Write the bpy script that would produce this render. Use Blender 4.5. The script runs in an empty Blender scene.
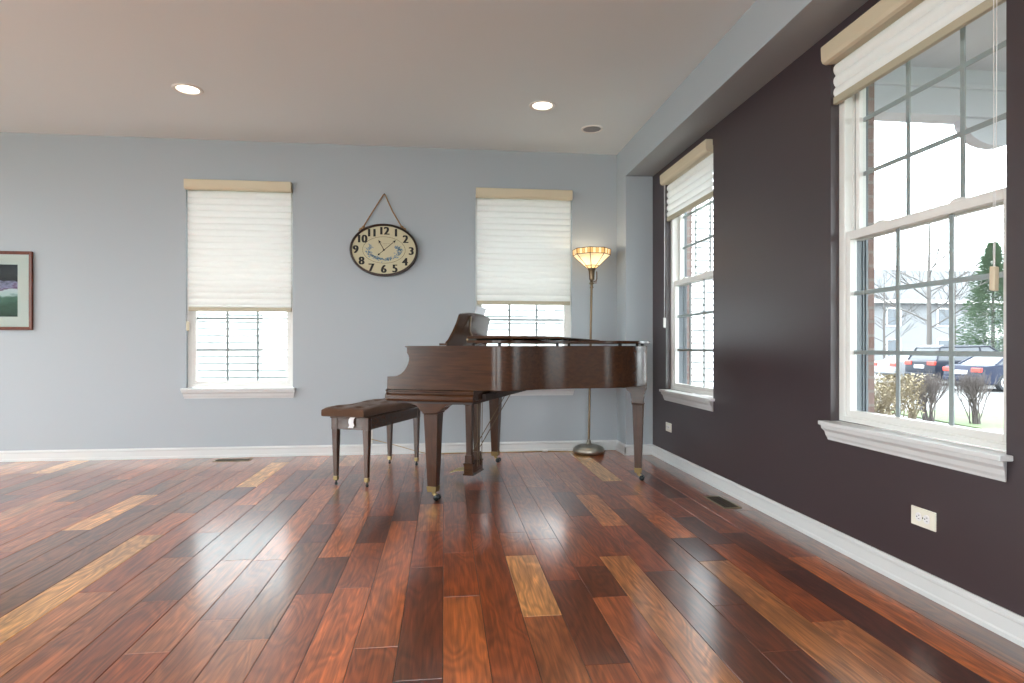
import bpy, bmesh, math, random
from mathutils import Vector, Matrix
R = math.radians
S = bpy.context.scene
COL = S.collection
random.seed(7)

# ------------------------------------------------------------------ camera
YAW = R(6.47); CAMH = 0.95
cd = bpy.data.cameras.new('camera'); cam = bpy.data.objects.new('camera', cd); COL.objects.link(cam)
cam.location = (0, 0, CAMH); cam.rotation_euler = (R(90), 0, -YAW)
cd.sensor_width = 36; cd.lens = 600/1024*36
cd.shift_y = (347-341.5)/1024.0
cd.clip_start = 0.05; cd.clip_end = 400
S.camera = cam

# ------------------------------------------------------------------ world and exposure
w = bpy.data.worlds.new('overcast_sky'); S.world = w; w.use_nodes = True
wn = w.node_tree; bg = wn.nodes['Background']
bg.inputs['Color'].default_value = (0.90, 0.95, 1.0, 1); bg.inputs['Strength'].default_value = 11.0
S.view_settings.view_transform = 'Standard'; S.view_settings.look = 'None'
S.view_settings.gamma = 1; S.view_settings.use_curve_mapping = False
S.view_settings.exposure = 0.0
try:
    S.cycles.use_denoising = True; S.cycles.denoiser = 'OPENIMAGEDENOISE'
    S.cycles.denoising_input_passes = 'RGB_ALBEDO_NORMAL'
    S.cycles.max_bounces = 9; S.cycles.diffuse_bounces = 5; S.cycles.glossy_bounces = 4
    S.cycles.transmission_bounces = 6; S.cycles.transparent_max_bounces = 14
    S.cycles.caustics_reflective = False; S.cycles.caustics_refractive = False
    S.cycles.sample_clamp_indirect = 6.0
except Exception: pass

def area(name, loc, rot, sx, sy, power, color=(1, 1, 1), portal=False, spread=None):
    l = bpy.data.lights.new(name, 'AREA'); l.shape = 'RECTANGLE'; l.size = sx; l.size_y = sy
    l.energy = power; l.color = color
    if spread: l.spread = spread
    if portal: l.cycles.is_portal = True
    o = bpy.data.objects.new(name, l); COL.objects.link(o); o.location = loc; o.rotation_euler = rot
    return o
# room dimensions
YB = 5.415; XR = 1.835; XL = -6.0; YR = -4.6; ZC = 2.73; XS = 1.59; ZS = 2.458; YP = 5.135
W_OPEN = 0.885; Z0 = 0.60; Z1 = 2.34
WX1 = -1.7525; WX2 = 0.725; WY3 = 4.375; WY4 = 2.225; W4_OPEN = 0.90
# added fill lamps outside the unseen rear and left openings, standing in for daylight
REAR = [(-4.6, -2.6), (-1.4, 1.2)]; LEFT = [(-1.1, 0.8), (2.7, 4.6)]
for a, b in REAR:
    area('rear_fill', ((a+b)/2, YR-0.30, 1.25), (R(-90), 0, R(180)), b-a, 2.1, 95, (0.97, 0.98, 1.0))
for (a, b), pw_ in zip(LEFT, (255, 50)):
    area('left_fill', (XL-0.30, (a+b)/2, 1.25), (R(90), 0, R(-90)), b-a, 2.1, pw_, (0.97, 0.98, 1.0))
# portals help the sky find the four photographed windows
for x in (WX1, WX2):
    area('sky_portal', (x, YB+0.20, (Z0+Z1)/2), (R(-90), 0, 0), W_OPEN, Z1-Z0, 1, portal=True)
for y in (WY3, WY4):
    area('sky_portal', (XR+0.26, y, (Z0+Z1)/2), (R(90), 0, R(90)), W_OPEN, Z1-Z0, 1, portal=True)

# ------------------------------------------------------------------ tagging
def tag(o, label=None, cat=None, group=None, kind=None):
    if label: o['label'] = label
    if cat: o['category'] = cat
    if group: o['group'] = group
    if kind: o['kind'] = kind
    return o
def empty(name, loc=(0, 0, 0), rz=0, parent=None):
    o = bpy.data.objects.new(name, None); COL.objects.link(o); o.empty_display_size = .1
    o.location = loc; o.rotation_euler = (0, 0, rz)
    if parent: o.parent = parent
    return o
def copy_tree(o, parent=None):
    c = o.copy(); COL.objects.link(c); c.parent = parent
    for ch in list(o.children): copy_tree(ch, c)
    return c

# ------------------------------------------------------------------ materials
def srgb(r, g, b):
    f = lambda c: (c/255/12.92) if c/255 <= .04045 else ((c/255+.055)/1.055)**2.4
    return (f(r), f(g), f(b), 1)
def mat(name, col, rough=.5, metal=0, coat=0, spec=.5, bump=0, bscale=200, var=0, vscale=3, emit=None, estr=0, sheen=0, coatr=.1):
    m = bpy.data.materials.new(name); m.use_nodes = True
    nt = m.node_tree; p = nt.nodes['Principled BSDF']
    c = srgb(*col) if max(col) > 1.01 else (*col, 1)
    p.inputs['Base Color'].default_value = c
    p.inputs['Roughness'].default_value = rough; p.inputs['Metallic'].default_value = metal
    p.inputs['Coat Weight'].default_value = coat; p.inputs['Coat Roughness'].default_value = coatr
    p.inputs['Specular IOR Level'].default_value = spec
    p.inputs['Sheen Weight'].default_value = sheen
    if emit: p.inputs['Emission Color'].default_value = srgb(*emit); p.inputs['Emission Strength'].default_value = estr
    tc = nt.nodes.new('ShaderNodeTexCoord')
    if var or not bump:
        n = nt.nodes.new('ShaderNodeTexNoise'); n.inputs['Scale'].default_value = vscale; n.inputs['Detail'].default_value = 3
        nt.links.new(tc.outputs['Object'], n.inputs['Vector'])
        mx = nt.nodes.new('ShaderNodeMix'); mx.data_type = 'RGBA'
        v = var or .03
        mx.inputs['A'].default_value = (*[x*(1-v) for x in c[:3]], 1); mx.inputs['B'].default_value = (*[min(1, x*(1+v)) for x in c[:3]], 1)
        nt.links.new(n.outputs['Fac'], mx.inputs['Factor']); nt.links.new(mx.outputs['Result'], p.inputs['Base Color'])
    if bump:
        n2 = nt.nodes.new('ShaderNodeTexNoise'); n2.inputs['Scale'].default_value = bscale; n2.inputs['Detail'].default_value = 2
        nt.links.new(tc.outputs['Object'], n2.inputs['Vector'])
        b = nt.nodes.new('ShaderNodeBump'); b.inputs['Strength'].default_value = bump; b.inputs['Distance'].default_value = .002
        nt.links.new(n2.outputs['Fac'], b.inputs['Height']); nt.links.new(b.outputs['Normal'], p.inputs['Normal'])
    return m
def wood(name, ca, cb, rough=.3, coat=.3, axis='x', scale=9, stretch=14, spec=.30):
    m = bpy.data.materials.new(name); m.use_nodes = True; nt = m.node_tree; p = nt.nodes['Principled BSDF']
    tc = nt.nodes.new('ShaderNodeTexCoord'); mp = nt.nodes.new('ShaderNodeMapping')
    s = {'x': (1, stretch, stretch), 'y': (stretch, 1, stretch), 'z': (stretch, stretch, 1)}[axis]
    mp.inputs['Scale'].default_value = s
    nt.links.new(tc.outputs['Object'], mp.inputs['Vector'])
    n = nt.nodes.new('ShaderNodeTexNoise'); n.inputs['Scale'].default_value = scale; n.inputs['Detail'].default_value = 6; n.inputs['Distortion'].default_value = .6
    nt.links.new(mp.outputs['Vector'], n.inputs['Vector'])
    r = nt.nodes.new('ShaderNodeValToRGB'); r.color_ramp.elements[0].position = .3; r.color_ramp.elements[1].position = .72
    r.color_ramp.elements[0].color = srgb(*ca); r.color_ramp.elements[1].color = srgb(*cb)
    nt.links.new(n.outputs['Fac'], r.inputs['Fac']); nt.links.new(r.outputs['Color'], p.inputs['Base Color'])
    p.inputs['Roughness'].default_value = rough; p.inputs['Coat Weight'].default_value = coat; p.inputs['Coat Roughness'].default_value = .12; p.inputs['Specular IOR Level'].default_value = spec
    b = nt.nodes.new('ShaderNodeBump'); b.inputs['Strength'].default_value = .08; b.inputs['Distance'].default_value = .001
    nt.links.new(n.outputs['Fac'], b.inputs['Height']); nt.links.new(b.outputs['Normal'], p.inputs['Normal'])
    return m
def translucent(name, col, tfac, rough=.8, col2=None, scale=30):
    m = bpy.data.materials.new(name); m.use_nodes = True; nt = m.node_tree; nt.nodes.clear()
    out = nt.nodes.new('ShaderNodeOutputMaterial'); mx = nt.nodes.new('ShaderNodeMixShader')
    d = nt.nodes.new('ShaderNodeBsdfDiffuse'); t = nt.nodes.new('ShaderNodeBsdfTranslucent')
    tc = nt.nodes.new('ShaderNodeTexCoord'); n = nt.nodes.new('ShaderNodeTexNoise'); n.inputs['Scale'].default_value = scale
    cm = nt.nodes.new('ShaderNodeMix'); cm.data_type = 'RGBA'
    c = srgb(*col); c2 = srgb(*(col2 or col))
    cm.inputs['A'].default_value = c; cm.inputs['B'].default_value = c2 if col2 else (*[x*.96 for x in c[:3]], 1)
    nt.links.new(tc.outputs['Object'], n.inputs['Vector']); nt.links.new(n.outputs['Fac'], cm.inputs['Factor'])
    nt.links.new(cm.outputs['Result'], d.inputs['Color']); nt.links.new(cm.outputs['Result'], t.inputs['Color'])
    mx.inputs['Fac'].default_value = tfac
    nt.links.new(d.outputs[0], mx.inputs[1]); nt.links.new(t.outputs[0], mx.inputs[2]); nt.links.new(mx.outputs[0], out.inputs['Surface'])
    return m
def glass(name, tint=(.96, .985, .98), gl=.06):
    m = bpy.data.materials.new(name); m.use_nodes = True; nt = m.node_tree; nt.nodes.clear()
    out = nt.nodes.new('ShaderNodeOutputMaterial'); mx = nt.nodes.new('ShaderNodeMixShader')
    t = nt.nodes.new('ShaderNodeBsdfTransparent'); t.inputs['Color'].default_value = (*tint, 1)
    g = nt.nodes.new('ShaderNodeBsdfGlossy'); g.inputs['Roughness'].default_value = .02
    f = nt.nodes.new('ShaderNodeLayerWeight'); f.inputs['Blend'].default_value = .5
    pw = nt.nodes.new('ShaderNodeMath'); pw.operation = 'POWER'; pw.inputs[1].default_value = 5
    sc = nt.nodes.new('ShaderNodeMath'); sc.operation = 'MULTIPLY_ADD'; sc.inputs[1].default_value = .5; sc.inputs[2].default_value = .025
    nt.links.new(f.outputs['Facing'], pw.inputs[0]); nt.links.new(pw.outputs[0], sc.inputs[0]); nt.links.new(sc.outputs[0], mx.inputs['Fac'])
    nt.links.new(t.outputs[0], mx.inputs[1]); nt.links.new(g.outputs[0], mx.inputs[2]); nt.links.new(mx.outputs[0], out.inputs['Surface'])
    return m

M = {}
M['wall'] = mat('blue_grey_paint', (0.37, 0.405, 0.435), .6, bump=.05, bscale=350)
M['ceil'] = mat('ceiling_paint', (0.76, 0.815, 0.835), .9, bump=.06, bscale=250)
M['plum'] = mat('plum_paint', (0.031, 0.0165, 0.0205), .42, bump=.05, bscale=300, spec=1.0)
M['trim'] = mat('white_trim_paint', (0.62, 0.63, 0.63), .35)
M['vinyl'] = mat('white_vinyl', (0.74, 0.735, 0.71), .4)
M['grille'] = mat('grille_grey', (0.34, 0.36, 0.37), .4)
M['liner'] = mat('shaded_jamb_liner', (0.13, 0.15, 0.17), .4)  # grey vinyl liner, darkened further to hold the outer frame's shade
M['valance'] = mat('cream_valance', (204, 191, 165), .5)
M['rail'] = mat('cream_rail', (176, 168, 146), .5)
M['shade'] = translucent('shade_fabric', (236, 238, 236), .105)
M['glass'] = glass('window_glass')
M['piano'] = wood('walnut_case', (50, 28, 13), (74, 43, 22), .22, 0, 'x', 6, 10)
M['pianoz'] = wood('walnut_leg', (50, 27, 13), (72, 41, 21), .28, 0, 'z', 6, 10)
M['pianodk'] = mat('dark_underside', (40, 24, 18), .6)
M['piano_black'] = mat('ebony', (16, 15, 15), .25)
M['ivory'] = mat('ivory_key', (235, 230, 215), .3)
M['felt'] = mat('green_felt', (40, 50, 44), .9)
M['rubber'] = mat('rubber', (20, 20, 20), .7)
M['brass'] = mat('brass', (142, 122, 84), .4, metal=.9)
M['bronze'] = mat('antique_bronze', (98, 82, 64), .35, metal=.9)
M['nickel'] = mat('brushed_pewter', (150, 143, 132), .32, metal=.95)
M['steel'] = mat('caster_steel', (38, 40, 42), .3, metal=.9)
M['velvet'] = mat('brown_velvet', (84, 58, 42), .85, bump=.3, bscale=400, sheen=.12, var=.18, vscale=20, spec=.2)
M['paper'] = mat('paper', (236, 238, 242), .8)
M['cloth'] = mat('white_cloth_tag', (226, 224, 224), .9)
M['black'] = mat('black_enamel', (14, 14, 15), .5)
M['white_plate'] = mat('ivory_plate', (226, 222, 208), .4)
M['vent'] = mat('brown_register', (58, 44, 28), .5, metal=.3)
M['vent_edge'] = mat('register_edge', (140, 126, 98), .4, metal=.5)

# ------------------------------------------------------------------ mesh builder
class MB:
    def __init__(s): s.v = []; s.f = []; s.sm = []
    def add(s, vs, fs, smooth=False):
        o = len(s.v); s.v += [tuple(v) for v in vs]; s.f += [tuple(i+o for i in f) for f in fs]; s.sm += [smooth]*len(fs); return s
    def box(s, x0, x1, y0, y1, z0, z1):
        vs = [(x, y, z) for z in (z0, z1) for y in (y0, y1) for x in (x0, x1)]
        return s.add(vs, [(0, 2, 3, 1), (4, 5, 7, 6), (0, 1, 5, 4), (2, 6, 7, 3), (0, 4, 6, 2), (1, 3, 7, 5)])
    def frust(s, c0, h0, c1, h1):
        # tapered box between two rectangles at z levels; c=(x,y,z), h=(hx,hy)
        vs = []
        for c, h in ((c0, h0), (c1, h1)):
            vs += [(c[0]-h[0], c[1]-h[1], c[2]), (c[0]+h[0], c[1]-h[1], c[2]), (c[0]-h[0], c[1]+h[1], c[2]), (c[0]+h[0], c[1]+h[1], c[2])]
        return s.add(vs, [(0, 2, 3, 1), (4, 5, 7, 6), (0, 1, 5, 4), (2, 6, 7, 3), (0, 4, 6, 2), (1, 3, 7, 5)])
    def prism(s, pts, axis, a, b, smooth=False):
        # pts: 2D loop; axis x: pts=(y,z); axis y: pts=(x,z); axis z: pts=(x,y)
        n = len(pts); mk = {'x': lambda p, t: (t, p[0], p[1]), 'y': lambda p, t: (p[0], t, p[1]), 'z': lambda p, t: (p[0], p[1], t)}[axis]
        vs = [mk(p, a) for p in pts] + [mk(p, b) for p in pts]
        o = len(s.v); s.v += vs
        s.f += [tuple(o+i for i in range(n))[::-1], tuple(o+n+i for i in range(n))]; s.sm += [False, False]
        for i in range(n):
            j = (i+1) % n; s.f.append((o+i, o+j, o+n+j, o+n+i)); s.sm.append(smooth)
        return s
    def lathe(s, prof, cx=0, cy=0, seg=32, smooth=True, lean=None):
        vs = []; fs = []; n = len(prof)
        for i in range(seg):
            a = 2*math.pi*i/seg
            for r, z in prof:
                ox = lean(z) if lean else 0
                vs.append((cx+ox+r*math.cos(a), cy+r*math.sin(a), z))
        for i in range(seg):
            j = (i+1) % seg
            for k in range(n-1): fs.append((i*n+k, j*n+k, j*n+k+1, i*n+k+1))
        return s.add(vs, fs, smooth)
    def tube(s, pts, r, seg=8, closed=False, smooth=True, rs=None):
        pts = [Vector(p) for p in pts]; n = len(pts); vs = []; fs = []
        up = Vector((0, 0, 1)); prev = None
        for i, p in enumerate(pts):
            a = pts[(i-1) % n] if (closed or i) else p; b = pts[(i+1) % n] if (closed or i < n-1) else p
            t = (b-a).normalized() if (b-a).length > 1e-9 else up
            if prev is None:
                q = up if abs(t.z) < .9 else Vector((1, 0, 0)); u = t.cross(q).normalized()
            else: u = (prev-t*prev.dot(t)).normalized()
            prev = u; v = t.cross(u); rr = rs[i] if rs else r
            for k in range(seg):
                an = 2*math.pi*k/seg; vs.append(p+u*rr*math.cos(an)+v*rr*math.sin(an))
        m = n if closed else n-1
        for i in range(m):
            j = (i+1) % n
            for k in range(seg): l = (k+1) % seg; fs.append((i*seg+k, i*seg+l, j*seg+l, j*seg+k))
        if not closed: fs += [tuple(range(seg))[::-1], tuple((n-1)*seg+k for k in range(seg))]
        return s.add(vs, fs, smooth)
    def ball(s, c, r, seg=12, rings=8, sc=(1, 1, 1)):
        vs = []; fs = []
        for i in range(rings+1):
            t = math.pi*i/rings
            for k in range(seg):
                a = 2*math.pi*k/seg
                vs.append((c[0]+r*sc[0]*math.sin(t)*math.cos(a), c[1]+r*sc[1]*math.sin(t)*math.sin(a), c[2]+r*sc[2]*math.cos(t)))
        for i in range(rings):
            for k in range(seg): l = (k+1) % seg; fs.append((i*seg+k, (i+1)*seg+k, (i+1)*seg+l, i*seg+l))
        return s.add(vs, fs, True)
    def build(s, name, m, parent=None, bevel=0, loc=None, clean=True):
        me = bpy.data.meshes.new(name); me.from_pydata(s.v, [], s.f)
        me.polygons.foreach_set('use_smooth', s.sm); me.update()
        if clean or any(s.sm):
            bm = bmesh.new(); bm.from_mesh(me)
            if clean: bmesh.ops.recalc_face_normals(bm, faces=bm.faces)
            for e in bm.edges:
                if len(e.link_faces) == 2 and e.calc_face_angle(0) > R(38): e.smooth = False
            bm.to_mesh(me); bm.free()
        for mm in (m if isinstance(m, (list, tuple)) else [m]): me.materials.append(mm)
        o = bpy.data.objects.new(name, me); COL.objects.link(o)
        if parent: o.parent = parent
        if loc: o.location = loc
        if bevel:
            b = o.modifiers.new('bevel', 'BEVEL'); b.width = bevel; b.segments = 2; b.limit_method = 'ANGLE'; b.angle_limit = R(40)
            b.harden_normals = False
        return o
def struct(mb, name, m, bevel=0, parent=None, label=None):
    o = mb.build(name, m, parent, bevel)
    if not parent: o['kind'] = 'structure'
    if label: o['label'] = label
    return o

# ------------------------------------------------------------------ FLOOR: individual boards, one mesh
PW = .1404; PX0 = -.0035
FT = {'D': (108, 53, 26), 'R': (146, 72, 33), 'M': (158, 88, 48), 'O': (182, 98, 48), 'B': (214, 152, 90), 'G': (124, 74, 44), 'L': (186, 118, 68), 'K': (84, 38, 24)}
def vy(v, k):           # distance along the boards of a board end
    d = 600*CAMH/(v-347.0); x = PX0+PW*(k+.5)
    return (d-x*math.sin(YAW))/math.cos(YAW)
# column -> list of (picture row of the board's near end ... far end, tone), from far to near
BO = {
 -14: [(463,480,'M'), (480,495,'G'), (495,530,'B'), (530,600,'G')],
 -13: [(463,476,'R'), (476,505,'M'), (505,560,'G'), (560,700,'G')],
 -12: [(463,471,'M'), (471,492,'R'), (492,545,'G'), (545,700,'G')],
 -11: [(463,472,'M'), (472,490,'O'), (490,513,'G'), (513,535,'O'), (535,700,'B')],
 -10: [(455,462.4,'G'), (462.4,487,'B'), (487,499,'D'), (499,592,'R'), (592,720,'L')],
 -9: [(455,475.5,'R'), (475.5,505,'O'), (505,532.5,'R'), (532.5,557.5,'D'), (557.5,700,'M')],
 -8: [(455,470,'O'), (470,494,'D'), (494,510.7,'G'), (510.7,601,'D'), (601,720,'R')],
 -7: [(455,479,'G'), (479,499.5,'R'), (499.5,560,'D'), (560,653,'M'), (653,720,'R')],
 -6: [(455,466,'L'), (466,486,'R'), (486,560,'O'), (560,620,'R'), (620,720,'M')],
 -5: [(455,474,'R'), (474,504,'G'), (504,524,'R'), (524,543,'D'), (543,640,'G'), (640,740,'M')],
 -4: [(455,470,'M'), (470,490,'R'), (490,557,'O'), (557,594,'D'), (594,740,'R')],
 -3: [(455,488,'R'), (488,516,'R'), (516,543,'D'), (543,588,'R'), (588,740,'O')],
 -2: [(455,492,'R'), (492,521,'D'), (521,647.6,'O'), (647.6,740,'R')],
 -1: [(455,504,'D'), (504,531,'M'), (531,567,'R'), (567,680,'D'), (680,780,'K')],
 0: [(455,475,'R'), (475,502,'G'), (502,552.5,'R'), (552.5,596.4,'R'), (596.4,740,'O')],
 1: [(455,490,'R'), (490,513.4,'D'), (513.4,760,'R')],
 2: [(455,482,'D'), (482,532.6,'R'), (532.6,555.4,'M'), (555.4,615.8,'B'), (615.8,740,'M')],
 3: [(455,486,'R'), (486,539,'R'), (539,580,'R'), (580,664,'D'), (664,780,'R')],
 4: [(455,487,'M'), (487,566,'R'), (566,596.7,'D'), (596.7,760,'M')],
 5: [(455,492,'R'), (492,516,'D'), (516,556,'R'), (556,760,'L')],
 6: [(452,472,'M'), (472,495,'M'), (495,525.7,'L'), (525.7,571,'R'), (571,760,'D')],
 7: [(452,478,'R'), (478,508.7,'R'), (508.7,605,'D'), (605,651,'D'), (651,780,'D')],
 8: [(452,481,'B'), (481,495.4,'R'), (495.4,537.8,'O'), (537.8,560.8,'K'), (560.8,800,'L')],
 9: [(452,476,'R'), (476,517,'R'), (517,544,'D'), (544,621,'R'), (621,800,'L')],
 10: [(452,470,'R'), (470,498,'D'), (498,532.5,'R'), (532.5,570,'D'), (570,900,'K')],
 11: [(452,480,'M'), (480,557,'R'), (557,900,'O')],
 12: [(450,510.5,'G'), (510.5,900,'G')],
}
def build_floor():
    rnd = random.Random(11)
    me = bpy.data.meshes.new('floor'); vs = []; fs = []; cols = []; uvs = []
    top = 0.0; g = .0009; bv = .0016
    def plank(x0, x1, y0, y1, tone, seed):
        x0 += g; x1 -= g; y0 += g*.6; y1 -= g*.6
        o = len(vs)
        vs.extend([(x0, y0, -.0022), (x1, y0, -.0022), (x1, y1, -.0022), (x0, y1, -.0022),
                   (x0+bv, y0+bv*.5, top), (x1-bv, y0+bv*.5, top), (x1-bv, y1-bv*.5, top), (x0+bv, y1-bv*.5, top)])
        for f in [(4, 5, 6, 7), (0, 1, 5, 4), (1, 2, 6, 5), (2, 3, 7, 6), (3, 0, 4, 7)]:
            fs.append(tuple(o+i for i in f)); cols.extend([tone]*4); uvs.extend([seed]*4)
    kmin = int(math.floor((XL-PX0)/PW)); kmax = 12
    for k in range(kmin, kmax+1):
        x0 = max(XL, PX0+PW*k); x1 = min(XR, PX0+PW*(k+1)) if k < 12 else XR
        ends = []
        y = YB
        if k in BO:
            L = BO[k]
            for i, (va, vb, t) in enumerate(L):
                y1 = y; y0 = vy(vb, k)
                if i == 0: y1 = YB
                ends.append((y0, y1, t)); y = y0
        while y > YR:
            ln = rnd.uniform(.45, 1.35) if k > -45 else rnd.uniform(.6, 1.6)
            y0 = max(YR, y-ln); t = rnd.choice('DRRRMMOGGGRL' if rnd.random() < .9 else 'B')
            ends.append((y0, y, t)); y = y0
        for y0, y1, t in ends:
            if y1-y0 < .01: continue
            c = srgb(*FT[t]); j = rnd.uniform(.86, 1.14)
            tone = (c[0]*j, c[1]*j*rnd.uniform(.95, 1.05), c[2]*j, 1)
            plank(x0, x1, y0, y1, tone, (rnd.random(), rnd.random()))
    # dark subfloor below the joints, one sheet
    o = len(vs); vs.extend([(XL, YR, -.0023), (XR, YR, -.0023), (XR, YB, -.0023), (XL, YB, -.0023)])
    fs.append((o, o+1, o+2, o+3)); cols.extend([(.05, .03, .02, 1)]*4); uvs.extend([(0, 0)]*4)
    me.from_pydata(vs, [], fs)
    ca = me.color_attributes.new('tone', 'FLOAT_COLOR', 'CORNER')
    ca.data.foreach_set('color', [x for c in cols for x in c])
    uv = me.uv_layers.new(name='seed'); uv.data.foreach_set('uv', [x for c in uvs for x in c])
    m = bpy.data.materials.new('cherry_boards'); m.use_nodes = True; nt = m.node_tree; p = nt.nodes['Principled BSDF']
    N = nt.nodes.new; Lk = nt.links.new
    at = N('ShaderNodeAttribute'); at.attribute_name = 'tone'
    sd = N('ShaderNodeUVMap'); sd.uv_map = 'seed'
    tc = N('ShaderNodeTexCoord')
    sm = N('ShaderNodeVectorMath'); sm.operation = 'MULTIPLY'; sm.inputs[1].default_value = (37, 53, 0); Lk(sd.outputs['UV'], sm.inputs[0])
    ad = N('ShaderNodeVectorMath'); ad.operation = 'ADD'; Lk(tc.outputs['Object'], ad.inputs[0]); Lk(sm.outputs[0], ad.inputs[1])
    # large soft figure (cathedral grain)
    m1 = N('ShaderNodeMapping'); m1.inputs['Scale'].default_value = (5.5, 1.3, 1); Lk(ad.outputs[0], m1.inputs['Vector'])
    n1 = N('ShaderNodeTexNoise'); n1.inputs['Scale'].default_value = 1.6; n1.inputs['Detail'].default_value = 1.5; n1.inputs['Distortion'].default_value = .5
    Lk(m1.outputs[0], n1.inputs['Vector'])
    mu = N('ShaderNodeMath'); mu.operation = 'MULTIPLY'; mu.inputs[1].default_value = 60; Lk(n1.outputs['Fac'], mu.inputs[0])
    si = N('ShaderNodeMath'); si.operation = 'SINE'; Lk(mu.outputs[0], si.inputs[0])
    # fine streaks
    m2 = N('ShaderNodeMapping'); m2.inputs['Scale'].default_value = (95, 4.5, 1); Lk(ad.outputs[0], m2.inputs['Vector'])
    n2 = N('ShaderNodeTexNoise'); n2.inputs['Scale'].default_value = 1.0; n2.inputs['Detail'].default_value = 5; n2.inputs['Distortion'].default_value = .8
    Lk(m2.outputs[0], n2.inputs['Vector'])
    # broad tone drift
    m3 = N('ShaderNodeMapping'); m3.inputs['Scale'].default_value = (9, 1.8, 1); Lk(ad.outputs[0], m3.inputs['Vector'])
    n3 = N('ShaderNodeTexNoise'); n3.inputs['Scale'].default_value = 1.2; n3.inputs['Detail'].default_value = 2; n3.inputs['Distortion'].default_value = 1.2
    Lk(m3.outputs[0], n3.inputs['Vector'])
    def mr(src, a, b, c, d):
        r = N('ShaderNodeMapRange'); r.inputs[1].default_value = a; r.inputs[2].default_value = b; r.inputs[3].default_value = c; r.inputs[4].default_value = d
        Lk(src, r.inputs[0]); return r.outputs[0]
    f1 = mr(si.outputs[0], -1, 1, .80, 1.18); f2 = mr(n2.outputs['Fac'], .3, .7, .62, 1.38); f3 = mr(n3.outputs['Fac'], .3, .7, .80, 1.24)
    a1 = N('ShaderNodeMath'); a1.operation = 'MULTIPLY'; Lk(f1, a1.inputs[0]); Lk(f2, a1.inputs[1])
    a2 = N('ShaderNodeMath'); a2.operation = 'MULTIPLY'; Lk(a1.outputs[0], a2.inputs[0]); Lk(f3, a2.inputs[1])
    vm = N('ShaderNodeVectorMath'); vm.operation = 'SCALE'; Lk(at.outputs['Color'], vm.inputs[0]); Lk(a2.outputs[0], vm.inputs['Scale'])
    Lk(vm.outputs[0], p.inputs['Base Color'])
    p.inputs['Roughness'].default_value = .35; p.inputs['Coat Weight'].default_value = 1.0; p.inputs['Coat Roughness'].default_value = .17
    p.inputs['Coat IOR'].default_value = 1.52
    # gentle surface waviness
    m4 = N('ShaderNodeMapping'); m4.inputs['Scale'].default_value = (7, 2.2, 1); Lk(ad.outputs[0], m4.inputs['Vector'])
    n4 = N('ShaderNodeTexNoise'); n4.inputs['Scale'].default_value = 2.5; n4.inputs['Detail'].default_value = 2; Lk(m4.outputs[0], n4.inputs['Vector'])
    b = N('ShaderNodeBump'); b.inputs['Strength'].default_value = .07; b.inputs['Distance'].default_value = .01
    Lk(n4.outputs['Fac'], b.inputs['Height']); Lk(b.outputs['Normal'], p.inputs['Normal']); Lk(b.outputs['Normal'], p.inputs['Coat Normal'])
    me.materials.append(m)
    o = bpy.data.objects.new('floor', me); COL.objects.link(o); o['kind'] = 'structure'
    return o
build_floor()
struct(MB().box(XL-.3, XR+.15, YR-.3, YB+.25, -.25, -.0026), 'floor_slab', M['pianodk'])

# ------------------------------------------------------------------ WALLS
def wall_cells(mb, lo, hi, z0, z1, opens, axis, t0, t1):
    # one wall made of piers, aprons and headers round the openings (u0,u1,za,zb)
    u = lo
    for (a, b, za, zb) in sorted(opens):
        parts = [(u, a, z0, z1), (a, b, z0, za), (a, b, zb, z1)]
        for (p, q, r, s) in parts:
            if q-p > 1e-4 and s-r > 1e-4:
                if axis == 'x': mb.box(p, q, t0, t1, r, s)
                else: mb.box(t0, t1, p, q, r, s)
        u = b
    if axis == 'x': mb.box(u, hi, t0, t1, z0, z1)
    else: mb.box(t0, t1, u, hi, z0, z1)
    return mb
hw = W_OPEN/2; ZO = .578       # wall opening runs down to the stool underside
oB = [(WX1-hw, WX1+hw, ZO, Z1), (WX2-hw, WX2+hw, ZO, Z1)]
oR = [(WY3-hw, WY3+hw, ZO, Z1), (WY4-W4_OPEN/2, WY4+W4_OPEN/2, ZO, Z1)]
struct(wall_cells(MB(), XL-.15, XR, 0, ZC, oB, 'x', YB, YB+.15), 'wall_back', M['wall'])
struct(wall_cells(MB(), YR-.15, YP+.0, 0, ZC, oR, 'y', XR, XR+.15), 'wall_right', M['plum'])
struct(wall_cells(MB(), XL-.15, XR+.15, 0, ZC, [(a, b, .15, 2.35) for a, b in REAR], 'x', YR-.15, YR), 'wall_rear', M['wall'])
struct(wall_cells(MB(), YR, YB, 0, ZC, [(a, b, .15, 2.35) for a, b in LEFT], 'y', XL-.15, XL), 'wall_left', M['wall'])
# corner pilaster and the dropped beam along the plum wall (same grey paint)
struct(MB().box(XS, XR+.15, YP, YB, 0, ZS), 'wall_pilaster', M['wall'], bevel=.004)
struct(MB().box(XS, XR+.15, YR, YB, ZS, ZC), 'ceiling_soffit', M['wall'], bevel=.004)
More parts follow.
